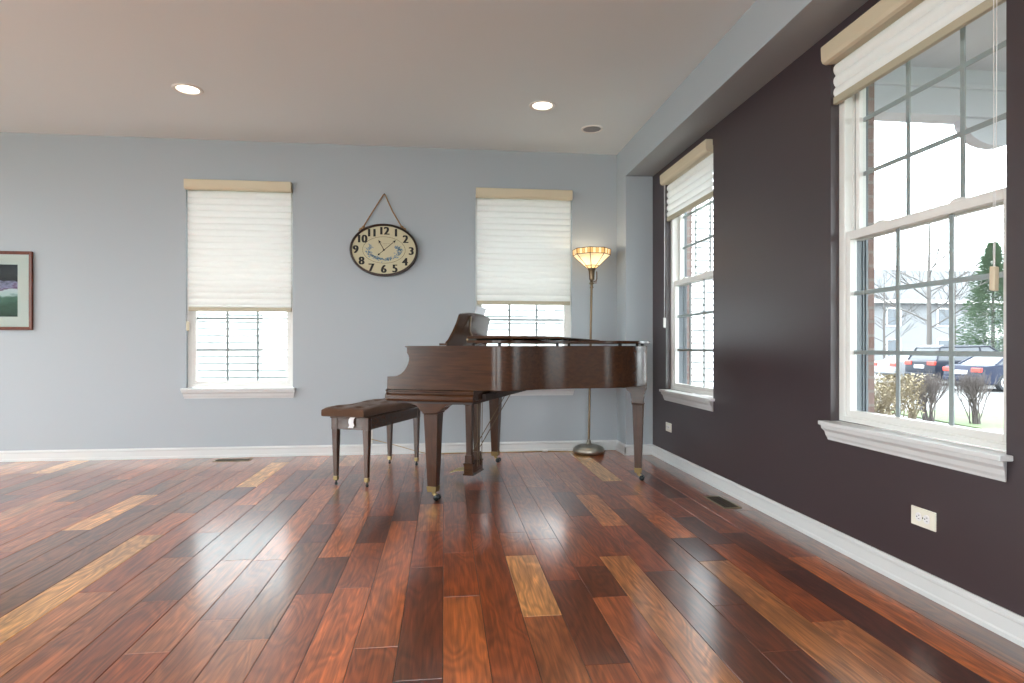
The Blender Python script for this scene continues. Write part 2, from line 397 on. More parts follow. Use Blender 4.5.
# ceiling with round openings for the cans and the speaker
CANS = [(-1.758, 4.37, .078), (.721, 4.37, .078), (-4.2, 4.37, .078), (-1.758, 1.2, .078), (.721, 1.2, .078), (-4.2, 1.2, .078), (-1.758, -2.2, .078), (.721, -2.2, .078), (-4.2, -2.2, .078)]
def ceiling():
    bm = bmesh.new(); mb = MB()
    # square tiles with a round hole round each can, boxes elsewhere
    xs = sorted({c[0] for c in CANS}); ys = sorted({c[1] for c in CANS}); q = .14
    xe = [XL-.15]; 
    for x in xs: xe += [x-q, x+q]
    xe.append(XR+.15); ye = [YR-.15]
    for y in ys: ye += [y-q, y+q]
    ye.append(YB+.15)
    for i in range(len(xe)-1):
        for j in range(len(ye)-1):
            a, b, c, d = xe[i], xe[i+1], ye[j], ye[j+1]
            cx, cy = (a+b)/2, (c+d)/2
            if i % 2 and j % 2:
                n = 32; ring = []; sq = []
                for k in range(n):
                    an = 2*math.pi*(k+.5)/n; ux, uy = math.cos(an), math.sin(an); s_ = q/max(abs(ux), abs(uy))
                    sq.append((cx+ux*s_, cy+uy*s_)); ring.append((cx+ux*.078, cy+uy*.078))
                vs = [(x, y, ZC) for x, y in sq]+[(x, y, ZC) for x, y in ring]+[(x, y, ZC+.1) for x, y in ring]
                fs = []
                for k in range(n):
                    l = (k+1) % n; fs += [(k, l, n+l, n+k), (n+k, n+l, 2*n+l, 2*n+k)]
                # corners of the square tile
                o = len(vs); vs += [(a, c, ZC), (b, c, ZC), (b, d, ZC), (a, d, ZC)]
                for ci, (px_, py_) in enumerate([(a, c), (b, c), (b, d), (a, d)]):
                    ds = sorted(range(n), key=lambda k: (sq[k][0]-px_)**2+(sq[k][1]-py_)**2)[:2]
                    fs.append((o+ci, ds[0], ds[1]))
                mb.add(vs, fs)
            else:
                mb.add([(a, c, ZC), (b, c, ZC), (b, d, ZC), (a, d, ZC)], [(0, 1, 2, 3)])
    mb.box(XL-.15, XR+.15, YR-.15, YB+.15, ZC+.12, ZC+.2)
    o = mb.build('ceiling', M['ceil']); o['kind'] = 'structure'
ceiling()

# baseboards: stepped profile with a bead on top
BP = [(0, 0), (.016, 0), (.016, .016), (.0125, .022), (.0125, .066), (.015, .070), (.015, .078), (.010, .084), (.006, .090), (0, .090)]
mb = MB(); mb.prism([(YB-a, z) for a, z in BP], 'x', XL, XS); struct(mb, 'baseboard_back', M['trim'])
mb = MB(); mb.prism([(XS-a, z) for a, z in BP], 'y', YP-.0125, YB-.016); struct(mb, 'baseboard_pilaster_side', M['trim'])
mb = MB(); mb.prism([(YP-a, z) for a, z in BP], 'x', XS-.0125, XR); struct(mb, 'baseboard_pilaster_front', M['trim'])
mb = MB(); mb.prism([(XR-a, z) for a, z in BP], 'y', YR, YP-.016); struct(mb, 'baseboard_right', M['trim'])
mb = MB(); mb.prism([(XL+a, z) for a, z in BP], 'y', YR, YB); struct(mb, 'baseboard_left', M['trim'])
mb = MB(); mb.prism([(YR+a, z) for a, z in BP], 'x', XL, XR); struct(mb, 'baseboard_rear', M['trim'])

# ------------------------------------------------------------------ WINDOWS
def make_window(n, loc, rz, WO=W_OPEN, mxs=None):
    """local x along the wall, local y outward, z up; origin at opening centre on the inner wall face"""
    t = empty('window_%d' % n, loc, rz); t['kind'] = 'structure'
    h = WO/2; a = .042; b = .170; j = .030
    f = MB()
    zt = Z1
    for s in (-1, 1):
        x0, x1 = sorted((s*h, s*(h-j))); f.box(x0, x1, a, .098, Z0, zt)
        x0, x1 = sorted((s*(h-j), s*(h-j-.007))); f.box(x0, x1, .092, .098, Z0+.02, zt-.03)     # parting stop
        x0, x1 = sorted((s*(h-j), s*(h-j-.010))); f.box(x0, x1, a+.0, a+.010, Z0+.02, zt-.03)
    f.box(-h+j, h-j, a, b, zt-.035, zt); f.box(-h+j, h-j, a, b, Z0, Z0+.018)
    f.box(-h+j, h-j, a+.0, a+.008, Z0+.018, Z0+.026)
    f.build('window_frame', M['vinyl'], t, bevel=.002)
    jl = MB()
    for s in (-1, 1):
        x0, x1 = sorted((s*h, s*(h-j))); jl.box(x0, x1, .098, b, Z0, zt)
        for yy in (.140, .155): x0, x1 = sorted((s*(h-j), s*(h-j-.006))); jl.box(x0, x1, yy, yy+.004, Z0+.018, zt-.035)
    jl.build('jamb_liner', M['liner'], t)
    def sash(name, z0, z1, ya, yb, brail, trail, mz):
        st = .029; xi = h-j-.004; s = MB()
        s.box(-xi, -xi+st, ya, yb, z0, z1); s.box(xi-st, xi, ya, yb, z0, z1)
        s.box(-xi+st, xi-st, ya, yb, z0, z0+brail); s.box(-xi+st, xi-st, ya, yb, z1-trail, z1)
        o = s.build(name, M['vinyl'], t, bevel=.0025)
        gx0, gx1, gz0, gz1 = -xi+st, xi-st, z0+brail, z1-trail; ym = (ya+yb)/2
        p = MB().box(gx0-.004, gx1+.004, ym-.0015, ym+.0015, gz0-.004, gz1+.004).build('pane', M['glass'], o)
        g = MB(); dx = (gx1-gx0)/3; wv = .0098
        for i in (1, 2):
            xm = (mxs[i-1] if mxs else gx0+dx*i); g.box(xm-wv, xm+wv, ym+.003, ym+.009, gz0, gz1)
            g.box(gx0, gx1, ym+.0035, ym+.0085, mz[i-1]-wv, mz[i-1]+wv)
        g.build('muntin', M['grille'], o)
        # black glazing gasket line
        return o
    lo = sash('lower_sash', Z0+.018, 1.492, .053, .088, .036, .040, (.925, 1.200))
    up = sash('upper_sash', 1.452, zt-.035, .100, .135, .040, .040, (1.762, 2.016))
    for s in (-.20, .20):                                     # sash locks on the meeting rail
        l = MB(); l.prism([(s-.035, 1.492), (s+.035, 1.492), (s+.03, 1.499), (s+.012, 1.504), (s-.012, 1.504), (s-.03, 1.499)], 'y', .056, .084)
        l.build('sash_lock', M['vinyl'], lo)
    # stool and cove apron below it
    st = MB(); e = .026
    st.box(-h-e, h+e, -.050, 0, .5785, .5975); st.box(-h, h, 0, .044, .5785, .5975)
    st.build('window_stool', M['trim'], t, bevel=.003)
    ap = MB(); prof = [(0, .508), (-.010, .508), (-.012, .518), (-.018, .530), (-.022, .548), (-.034, .562), (-.036, .5785), (0, .5785)]
    # mitred ends: taper the apron inward towards the bottom
    n_ = len(prof); vs = []
    for sx in (-1, 1):
        for (y, z) in prof: vs.append((sx*(h+.002+(-y)*.62), y, z))
    fs = [tuple(range(n_)), tuple(range(n_, 2*n_))[::-1]]+[(i, (i+1) % n_, n_+(i+1) % n_, n_+i) for i in range(n_)]
    ap.add(vs, fs); ap.build('window_apron', M['trim'], t)
    return t
make_window(1, (WX1, YB, 0), 0)
make_window(2, (WX2, YB, 0), 0)
make_window(3, (XR, WY3, 0), R(-90))
make_window(4, (XR, WY4, 0), R(-90), W4_OPEN, (-.116, .154))

def make_shade(loc, rz, zb, label, cord_side, cord_z, tas, WO=W_OPEN):
    t = empty('window_shade', loc, rz)
    tag(t, label, 'window shade', 'cream pleated window shades')
    h = WO/2-.004
    v = MB()                                               # valance: closed box with a scooped lower face
    prof = [(.03, 2.30), (.0, 2.295), (-.030, 2.290), (-.046, 2.296), (-.053, 2.312), (-.055, 2.372), (-.050, 2.377), (-.0015, 2.377), (-.0015, 2.338), (.03, 2.338)]
    v.prism(prof, 'x', -h, h); v.build('valance', M['valance'], t, bevel=.002)
    fb = MB(); pitch = .0545; x = h-.012; n = 6; y0 = .014
    zt = 2.292; vs = []; rows = 0; z = zt; prof = []
    while z > zb+.036:
        z2 = max(zb+.032, z-pitch)
        for k in range(n):
            tt = k/n; zz = z+(z2-z)*tt; bul = math.sin(math.pi*tt)**.8*.012
            prof.append((y0-bul, zz))
        z = z2
    prof.append((y0, z))
    for yy, zz in prof: vs += [(-x, yy, zz), (x, yy, zz)]
    fs = [(2*i, 2*i+1, 2*i+3, 2*i+2) for i in range(len(prof)-1)]
    fb.add(vs, fs, True); o = fb.build('pleated_fabric', M['shade'], t, clean=False)
    # thin vanes between the cells make the darker lines
    vb = MB(); z = zt
    while z > zb+.05:
        z -= pitch
        if z > zb+.03: vb.box(-x, x, y0-.001, y0+.020, z-.0008, z+.0008)
    vb.build('fabric_vane', M['shade'], t)
    rr = MB(); rr.prism([(y0-.012, zb+.003), (y0-.009, zb), (y0+.009, zb), (y0+.012, zb+.003), (y0+.012, zb+.034), (y0-.012, zb+.034)], 'x', -x, x)
    rr.build('bottom_rail', M['rail'], t, bevel=.001)
    if cord_side:
        cx = cord_side*(h-.020); cy = -.004-.018
        c = MB(); c.tube([(cx, cy, 2.30), (cx+.001, cy, (2.3+cord_z)/2), (cx, cy, cord_z)], .0013, 6); c.tube([(cx+.012, cy, 2.30), (cx+.011, cy, (2.3+cord_z)/2), (cx+.004, cy, cord_z)], .0013, 6)
        c.build('lift_cord', M['cloth'], t)
        q = MB(); q.prism([(cx-.009, cord_z-tas), (cx+.011, cord_z-tas-.006), (cx+.013, cord_z), (cx-.007, cord_z+.004)], 'y', cy-.009, cy+.009)
        q.build('cord_tassel', M['valance'] if rz == 0 or cord_side > 0 else M['vinyl'], t, bevel=.003)
    return t
make_shade((WX1, YB, 0), 0, 1.258, 'cream cellular shade lowered past halfway over the window left of the oval clock', -1, 1.165, .075)
make_shade((WX2, YB, 0), 0, 1.335, 'cream cellular shade over the back window behind the piano, beside the floor lamp', 0, 1.2, .07)
make_shade((XR, WY3, 0), R(-90), 1.99, 'cream cellular shade raised high on the small far window of the plum wall', -1, 1.19, .075)
make_shade((XR, WY4, 0), R(-90), 2.100, 'cream cellular shade at the top of the large near window at the right', 1, 1.215, .075, W4_OPEN)

# simple frames for the unseen openings, added so the fill lamps shine in
for i, (a, b) in enumerate(REAR):
    t = empty('window_%d' % (5+i), ((a+b)/2, YR, 0)); t['kind'] = 'structure'; hh = (b-a)/2
    f = MB(); 
    for x0, x1 in ((-hh, -hh+.06), (-.03, .03), (hh-.06, hh)): f.box(x0, x1, -.12, -.04, .15, 2.35)
    f.box(-hh, hh, -.12, -.04, .15, .21); f.box(-hh, hh, -.12, -.04, 2.29, 2.35); f.build('window_frame', M['vinyl'], t)
    MB().box(-hh+.06, hh-.06, -.082, -.078, .21, 2.29).build('pane', M['glass'], t)
for i, (a, b) in enumerate(LEFT):
    t = empty('window_%d' % (7+i), (XL, (a+b)/2, 0)); t['kind'] = 'structure'; hh = (b-a)/2
    f = MB()
    for x0, x1 in ((-hh, -hh+.06), (-.03, .03), (hh-.06, hh)): f.box(-.12, -.04, x0, x1, .15, 2.35)
    f.box(-.12, -.04, -hh, hh, .15, .21); f.box(-.12, -.04, -hh, hh, 2.29, 2.35); f.build('window_frame', M['vinyl'], t)
    MB().box(-.082, -.078, -hh+.06, hh-.06, .21, 2.29).build('pane', M['glass'], t)

# ------------------------------------------------------------------ DOWNLIGHTS, SPEAKER
M['can'] = mat('can_trim', (232, 230, 226), .4)
M['bulb'] = mat('lit_bulb', (255, 244, 225), .5, emit=(255, 240, 215), estr=5)
def downlight(x, y, label, grp='lit recessed ceiling lights'):
    t = empty('recessed_light', (x, y, ZC)); tag(t, label, 'ceiling light', grp)
    MB().lathe([(.072, .002), (.074, -.004), (.094, -.006), (.098, -.001), (.098, .0)], seg=40).build('trim_ring', M['can'], t)
    MB().lathe([(.0765, .0), (.0765, .06), (.05, .09), (.001, .095)], seg=32).build('reflector', M['can'], t)
    MB().lathe([(.001, -.001), (.03, .0), (.055, .004), (.070, .012), (.06, .05), (.02, .09)], seg=32).build('bulb', M['bulb'], t)
    l = bpy.data.lights.new('downlight_lamp', 'SPOT'); l.energy = 26; l.color = (1, .88, .72); l.spot_size = R(120); l.spot_blend = .8; l.shadow_soft_size = .05
    o = bpy.data.objects.new('downlight_lamp', l); COL.objects.link(o); o.parent = t; o.location = (0, 0, -.015)
    return t
DL = ['lit recessed ceiling light above the window left of the clock', 'lit recessed ceiling light at the upper right, near the round speaker']
for i, (x, y, r) in enumerate(CANS):
    downlight(x, y, DL[i] if i < 2 else 'lit recessed ceiling light outside the picture, %s' % ['beyond its left edge', 'overhead in the middle', 'overhead near the plum wall beam', 'overhead towards the left wall', 'at the rear middle', 'at the rear by the beam', 'in the rear left corner'][i-2])
t = empty('ceiling_speaker', (1.2, 4.79, ZC)); tag(t, 'round grey speaker grille flush in the ceiling near the beam', 'speaker')
M['grillcloth'] = mat('speaker_grille', (150, 150, 152), .7, bump=.6, bscale=900)
MB().lathe([(.070, -.002), (.075, -.008), (.086, -.008), (.09, -.003), (.09, 0)], seg=40).build('speaker_rim', M['can'], t)
MB().lathe([(.001, -.005), (.04, -.005), (.072, -.003)], seg=40).build('speaker_grille', M['grillcloth'], t)

# ------------------------------------------------------------------ OUTLETS AND FLOOR REGISTERS
def outlet(loc, rz, label, horizontal=True, scale=1):
    t = empty('wall_outlet', loc, rz); tag(t, label, 'outlet', 'white duplex outlets')
    w_, h_ = (.059, .036) if horizontal else (.036, .059)
    MB().box(-w_, w_, -.006, 0, -h_, h_).build('cover_plate', M['white_plate'], t, bevel=.002)
    for s in (-1, 1):
        cx, cz = (s*.0195, 0) if horizontal else (0, s*.0195)
        r = MB(); pts = []
        for k in range(20):
            a = 2*math.pi*k/20; x = .0165*math.cos(a); z = .0165*math.sin(a)
            if horizontal: x = max(-.0135, min(.0135, x))
            else: z = max(-.0135, min(.0135, z))
            pts.append((cx+x, cz+z))
        rc = r.prism(pts, 'y', -.0085, -.006).build('receptacle', M['cloth'], t)
        sl = MB()
        for q in (-1, 1):
            if horizontal: sl.box(cx-.001, cx+.006, -.0088, -.0084, q*.0065-.0011, q*.0065+.0011)
            else: sl.box(q*.0065-.0011, q*.0065+.0011, -.0088, -.0084, cz-.001, cz+.006)
        if horizontal: sl.ball((cx-.007, -.0085, 0), .0024, 8, 6)
        else: sl.ball((0, -.0085, cz-.007), .0024, 8, 6)
        sl.build('socket_slot', M['black'], rc)
    MB().ball((0, -.0065, 0), .003, 8, 6, (1, .4, 1)).build('plate_screw', M['steel'], t)
    return t
outlet((XR, 2.114, .292), R(-90), 'white duplex outlet set sideways low on the plum wall under the large window')
outlet((XR, 4.748, .292), R(-90), 'small-looking white outlet low on the plum wall behind the piano tail')
def register(x0, x1, y0, y1, label):
    t = empty('floor_register', ((x0+x1)/2, (y0+y1)/2, 0)); tag(t, label, 'floor vent', 'brown metal floor registers')
    a, b = (x1-x0)/2, (y1-y0)/2; e = .012
    f = MB(); f.box(-a, a, -b, -b+e, 0, .004); f.box(-a, a, b-e, b, 0, .004); f.box(-a, -a+e, -b+e, b-e, 0, .004); f.box(a-e, a, -b+e, b-e, 0, .004)
    f.build('register_frame', M['vent_edge'], t, bevel=.001)
    s = MB()
    if b > a:
        n = int((2*b-2*e)/.012)
        for i in range(n): y = -b+e+.006+i*.012; s.box(-a+e, a-e, y-.0035, y+.0035, .0008, .003)
        s.box(-.004, .004, -b+e, b-e, .0006, .0032)
    else:
        n = int((2*a-2*e)/.012)
        for i in range(n): x = -a+e+.006+i*.012; s.box(x-.0035, x+.0035, -b+e, b-e, .0008, .003)
        s.box(-a+e, a-e, -.004, .004, .0006, .0032)
    s.build('louvre', M['vent'], t)
    MB().box(-a+e, a-e, -b+e, b-e, .0002, .0007).build('damper', M['black'], t)
register(1.633, 1.745, 3.36, 3.645, 'brown floor register lying beside the plum wall baseboard')
register(-1.905, -1.61, 5.21, 5.315, 'brown floor register near the back wall under the left window')

# ------------------------------------------------------------------ PIANO
PM = (.175, 4.35); PR = R(-22.7)
def grand_piano():
    t = empty('grand_piano', (PM[0], PM[1], 0), PR)
    tag(t, 'brown walnut baby grand piano with flat folded lid, standing in the room corner', 'piano')
    ZT = .957; ZB = .692
    # plan of the rim, from the treble arm round the tail to the bass arm
    def cat(P, n=8):
        out = []
        for i in range(len(P)-1):
            p0 = P[max(0, i-1)]; p1 = P[i]; p2 = P[i+1]; p3 = P[min(len(P)-1, i+2)]
            for k in range(n):
                u = k/n; u2 = u*u; u3 = u2*u
                out.append(tuple(.5*((2*p1[j])+(-p0[j]+p2[j])*u+(2*p0[j]-5*p1[j]+4*p2[j]-p3[j])*u2+(-p0[j]+3*p1[j]-3*p2[j]+p3[j])*u3) for j in (0, 1)))
        out.append(P[-1]); return out
    curve = cat([(.38, -.745), (.46, -.738), (.54, -.690), (.62, -.600), (.70, -.510), (.80, -.430), (.92, -.365), (1.04, -.305), (1.13, -.230), (1.20, -.125), (1.240, 0), (1.252, .13), (1.246, .30), (1.228, .48), (1.195, .60), (1.13, .69), (1.04, .735), (.94, .745)], 6)
    def offset(P, d):
        out = []
        for i, p in enumerate(P):
            a = P[max(0, i-1)]; b = P[min(len(P)-1, i+1)]; tx, ty = b[0]-a[0], b[1]-a[1]; l = math.hypot(tx, ty)
            out.append((p[0]-ty/l*d, p[1]+tx/l*d))
        return out
    inner = offset(curve, .045)
    xa = .02                                        # rim body starts; the arms in front are shaped
    outer = [(xa, -.745)]+curve+[(xa, .745)]; inn = [(xa, -.70)]+inner+[(xa, .70)]
    n = len(outer); rim = MB()
    vs = [(x, y, ZB) for x, y in outer]+[(x, y, ZT) for x, y in outer]+[(x, y, ZT) for x, y in inn]+[(x, y, ZB) for x, y in inn]
    fs = []
    for i in range(n-1):
        fs += [(i, i+1, n+i+1, n+i), (n+i, n+i+1, 2*n+i+1, 2*n+i), (2*n+i, 2*n+i+1, 3*n+i+1, 3*n+i), (3*n+i, 3*n+i+1, i+1, i)]
    fs += [(0, n, 2*n, 3*n), (n-1, 2*n-1, 3*n-1, 4*n-1)]
    rim.add(vs, fs, True)
    o = rim.build('rim', M['piano'], t); 
    md = o.modifiers.new('bevel', 'BEVEL'); md.width = .003; md.segments = 2; md.limit_method = 'ANGLE'; md.angle_limit = R(50)
    # arms (cheeks) with the scooped front
    arm = [(.385, ZB), (.385, ZT), (-.128, ZT), (-.137, ZT-.004), (-.133, .950), (-.122, .944), (-.121, .915), (-.112, .902), (-.107, .886), (-.108, .868), (-.113, .850), (-.124, .828), (-.140, .805), (-.160, .787), (-.184, .775), (-.210, .770), (-.254, .768), (-.256, ZB)]
    for s in (-1, 1):
        a = MB(); y0, y1 = sorted((s*.7454, s*.690)); a.prism(arm, 'y', y0, y1); a.build('arm', M['piano'], t)
    # keybed with mouldings, wraps the front
    kb = MB(); kb.box(-.250, .311, -.742, .742, .632, ZB); kb.build('keybed', M['piano'], t, bevel=.002)
    mo = MB()
    prof = [(0, .622), (.004, .620), (.016, .624), (.019, .634), (.019, .655), (.013, .662), (.006, .666), (.006, .676), (.010, .680), (.010, .687), (0, .692)]
    for s in (-1, 1):
        mo.prism([(s*(.742+a), z) for a, z in prof], 'x', -.262, .311)
    mo.prism([(-.250-a*.6, z) for a, z in prof], 'y', -.760, .760)
    mo.build('keybed_moulding', M['piano'], t)
    MB().box(-.20, .300, -.730, .730, .606, .632).build('keybed_underside', M['pianodk'], t)
    # keys and fallboard between the arms
    k = MB(); nk = 52; wk = 1.22/nk
    for i in range(nk):
        y = -.61+wk*i; k.box(-.235, -.085, y+.0006, y+wk-.0006, .705, .722)
    tag(k.build('white_keys', M['ivory'], t), kind='stuff')
    bk = MB(); pat = [1, 1, 0, 1, 1, 1, 0]
    for i in range(nk-1):
        if pat[(i+2) % 7]:
            y = -.61+wk*(i+1); bk.box(-.185, -.085, y-.005, y+.005, .722, .733)
    tag(bk.build('black_keys', M['piano_black'], t), kind='stuff')
    MB().box(-.252, -.238, -.69, .69, .697, .722).build('key_slip', M['piano'], t, bevel=.002)
    MB().box(-.236, -.085, -.69, -.612, .697, .735).build('key_block', M['piano'], t, bevel=.002); MB().box(-.236, -.085, .612, .69, .697, .735).build('key_block', M['piano'], t, bevel=.002)
    fbp = [(-.085, .705), (-.060, .705), (-.005, .905), (-.005, .930), (-.022, .930), (-.030, .905)]
    MB().prism(fbp, 'y', -.69, .69).build('fallboard', M['piano'], t, bevel=.002)
    # soundboard, plate and pin block inside
    sb = MB(); ip = [(xa+.002, -.698)]+offset(curve, .048)+[(xa+.002, .698)]; sb.prism(ip, 'z', .765, .772); sb.build('soundboard', wood('spruce', (150, 104, 58), (184, 134, 78), .4, .2, 'x'), t)
    pl_ = MB(); ip2 = [(.06, -.66)]+offset(curve, .085)+[(.06, .66)]; pl_.prism(ip2, 'z', .830, .838)
    for yy in (-.3, 0, .3, .5): pl_.box(.06, .9, yy-.012, yy+.012, .838, .862)
    pl_.build('iron_plate', mat('gold_plate', (166, 130, 70), .4, metal=.6), t)
    bm_ = MB()
    for (x0, y0, x1, y1) in ((.30, -.55, .95, .20), (.32, 0, 1.18, .30), (.32, .5, 1.15, .5)):
        dx, dy = x1-x0, y1-y0; l = math.hypot(dx, dy); nx, ny = -dy/l*.035, dx/l*.035
        bm_.prism([(x0+nx, y0+ny), (x1+nx, y1+ny), (x1-nx, y1-ny), (x0-nx, y0-ny)], 'z', .700, .762)
    bm_.build('back_post', M['pianodk'], t)
    # main lid
    lo = [(.275, -.765), (.40, -.765)]+offset(curve, -.020)[2:-2]+[(1.02, .762), (.275, .762)]
    lid = MB(); lid.prism(lo, 'z', .974, .989); lid.build('lid', M['piano'], t, bevel=.004)
    # front flap folded back on top of the lid, slightly raised at its hinge side
    fl = MB(); vs = []
    for (x, z) in ((.270, .999), (.78, .9985), (.845, .9995), (.845, 1.007), (.78, 1.011), (.33, 1.018), (.270, 1.013)): vs.append((x, z))
    fl.prism(vs, 'y', -.755, .755); fl.build('lid_flap', M['piano'], t, bevel=.003)
    for (x, y) in ((.80, -.38), (.80, .1), (.80, .6), (.5, -.6), (.5, .6)): MB().lathe([(.001, .988), (.009, .988), (.009, .9995), (.001, .9995)], x, y, 12).build('flap_bumper', M['rubber'], t)
    MB().box(.275, .330, -.745, .745, .989, .999).build('hinge_strip', M['felt'], t)
    hg = MB(); hg.tube([(.271, -.75, .994), (.271, .75, .994)], .005, 8); hg.build('lid_hinge', M['brass'], t)
    for (x, y) in ((.30, -.725), (.46, -.712), (.75, -.445), (1.11, -.225), (1.225, .12), (1.15, .64), (.60, .725)):
        MB().lathe([(.001, .955), (.011, .955), (.011, .975), (.001, .975)], x, y, 12).build('lid_bumper', M['rubber'], t)
    # music desk: fretted outline, leaning back, with its prop
    dk = [(-.41, 0), (-.412, .022), (-.385, .040), (-.350, .095), (-.325, .160), (-.318, .215), (-.300, .224)]
    top = [(-.25, .231), (-.15, .240), (0, .243), (.15, .240), (.25, .231)]
    out = dk+top+[(-x, z) for x, z in dk[::-1]]
    ang = R(17); X0 = -.018
    vs = []
    for tt in (0, .014):
        for (y, z) in out: vs.append((X0+z*math.sin(ang)+tt*math.cos(ang), y+.012, .962+z*math.cos(ang)-tt*math.sin(ang)))
    nn = len(out); d = MB(); d.add(vs, [tuple(range(nn)), tuple(range(nn, 2*nn))[::-1]]+[(i, (i+1) % nn, nn+(i+1) % nn, nn+i) for i in range(nn)])
    do = d.build('music_desk', M['piano'], t)
    MB().box(-.085, .16, -.42, .42, .945, .958).build('desk_shelf', M['piano'], t, bevel=.002)
    MB().box(-.075, -.02, -.36, .36, .960, .975).build('desk_ledge', M['piano'], t, bevel=.003)
    for yy in (-.12,):
        pr = MB(); pr.tube([(.065, yy, 1.165), (.058, yy-.004, 1.11), (.060, yy-.010, 1.06), (.085, yy-.010, 1.01), (.115, yy-.006, .972)], .007, 6)
        pr.build('desk_prop', M['bronze'], do)
    # legs
    def leg(x, y, zt, tw, bw, nm='leg', ang=0):
        g = MB(); g.frust((x, y, .088), (bw/2, bw/2), (x, y, zt), (tw/2, tw/2)); 
        g.frust((x, y, zt), (tw/2+.006, tw/2+.006), (x, y, zt+.010), (tw/2+.006, tw/2+.006))
        o = g.build(nm, M['pianoz'], t, bevel=.004)
        MB().frust((x, y, .055), (bw/2-.001, bw/2-.001), (x, y, .090), (bw/2+.003, bw/2+.003)).build('ferrule', M['brass'], o, bevel=.001)
        c = MB(); c.lathe([(.001, .056), (.012, .056), (.013, .045), (.009, .034)], x, y, 12)
        c.prism([(x+.004, .052), (x+.020, .040), (x+.036, .020), (x+.030, .012), (x+.016, .020), (x-.006, .038)], 'y', y-.010, y+.010)
        c.build('caster_fork', M['brass'], o)
        w_ = MB(); w_.lathe([(.001, -.011), (.014, -.011), (.0185, -.007), (.0185, .007), (.014, .011), (.001, .011)], 0, 0, 20)
        for wy_ in (-.016, .016):
            w2 = MB()
            vs2 = [(x+.026+vx, y+wy_+vz*.7, .0187+vy_) for vx, vy_, vz in w_.v]; w2.add(vs2, w_.f, True)
            w2.build('caster_wheel', M['steel'], o)
        return o
    leg(.008, -.640, .540, .094, .060)
    leg(.0, .640, .540, .088, .055)
    leg(1.185, .290, .540, .078, .050)
    # shaped aprons over the front legs
    ap = [(-.209, .622), (-.185, .612), (-.120, .604), (-.096, .599), (-.074, .592), (-.058, .578), (-.045, .562), (-.030, .552), (-.030, .546), (.062, .546), (.066, .552), (.082, .562), (.100, .580), (.125, .596), (.150, .603), (.235, .605), (.262, .598), (.285, .606), (.311, .628), (.311, .634), (-.209, .634)]
    for s in (-1, 1):
        g = MB(); y0, y1 = sorted((s*.722, s*.590)); g.prism(ap, 'y', y0, y1); g.build('leg_bracket', M['piano'], t, bevel=.002)
    # tail leg head: plate, stepped scroll
    g = MB(); g.box(1.075, 1.240, .19, .40, .662, .694); g.build('leg_plate', M['piano'], t, bevel=.003)
    sc = [(1.100, .664), (1.238, .664), (1.244, .652), (1.238, .640), (1.230, .636), (1.234, .624), (1.229, .612), (1.221, .607), (1.227, .594), (1.223, .578), (1.218, .570), (1.222, .560), (1.218, .550), (1.142, .550), (1.136, .560), (1.142, .570), (1.138, .590), (1.134, .622), (1.122, .634), (1.108, .640)]
    MB().prism(sc, 'y', .240, .340).build('leg_bracket', M['piano'], t, bevel=.003)
    # lyre with pedals, posts, rods and braces
    ly = empty('pedal_lyre', (0, 0, 0), 0, t)
    b = MB(); b.box(.002, .082, -.118, .105, .045, .055); b.box(.008, .076, -.112, .100, .055, .118); b.box(.004, .080, -.116, .103, .118, .130)
    b.build('lyre_box', M['piano'], ly, bevel=.002)
    for yy in (-.082, .070):
        p = MB(); p.frust((.040, yy, .130), (.028, .026), (.040, yy, .185), (.026, .024)); p.frust((.040, yy, .185), (.019, .019), (.040, yy, .60), (.026, .025))
        p.build('lyre_post', M['pianoz'], ly, bevel=.002)
    MB().box(-.005, .125, -.13, .12, .590, .606).build('lyre_head', M['pianodk'], ly, bevel=.002)
    for yy in (-.055, -.006, .043):
        p = MB()
        prof = [(.01, .074), (-.060, .070), (-.095, .063), (-.112, .054), (-.118, .050), (-.116, .046), (-.106, .049), (-.090, .056), (-.058, .062), (.01, .066)]
        p.prism(prof, 'y', yy-.014, yy+.014); p.build('pedal', M['brass'], ly, bevel=.002)
        MB().tube([(.088, yy, .10), (.092, yy, .58)], .003, 6).build('pedal_rod', M['bronze'], ly)
    for yy in (-.075, .062):
        MB().tube([(.055, yy, .20), (.285, yy+.06, .612)], .0035, 6).build('lyre_brace', M['bronze'], ly)
    # trapwork blocks under the case beyond the keybed
    tb = MB(); tb.box(.315, .36, -.45, -.30, .655, .70); tb.box(.36, .42, -.33, -.24, .672, .70); tb.box(.315, .335, -.60, .60, .62, .66)
    tb.build('trapwork', M['pianodk'], t)
    # bass side stick / far things stay hidden
    return t
piano = grand_piano()

# sheet music standing on the music desk, and its shadow side
sm_ = MB(); ang = R(15)
def pp(x, y, z): return (x, y, z)
vs = []; 
for (y, z) in ((-.02, 0), (.20, 0), (.215, .279), (-.005, .283)):
    vs.append((z*math.sin(ang)*1.0, y, z*math.cos(ang)))
vs += [(a-.004, b, c) for a, b, c in vs]
sm_.add(vs, [(0, 1, 2, 3), (7, 6, 5, 4), (0, 4, 5, 1), (1, 5, 6, 2), (2, 6, 7, 3), (3, 7, 4, 0)])
so = sm_.build('sheet_music', M['paper'], loc=(0, 0, 0))
cx, sx_ = math.cos(PR), math.sin(PR); lx, ly_ = -.026, .06
so.location = (PM[0]+lx*cx-ly_*sx_, PM[1]+lx*sx_+ly_*cx, .976); so.rotation_euler = (0, 0, PR)
tag(so, 'white sheets of music peeping over the top of the piano music desk', 'sheet music')

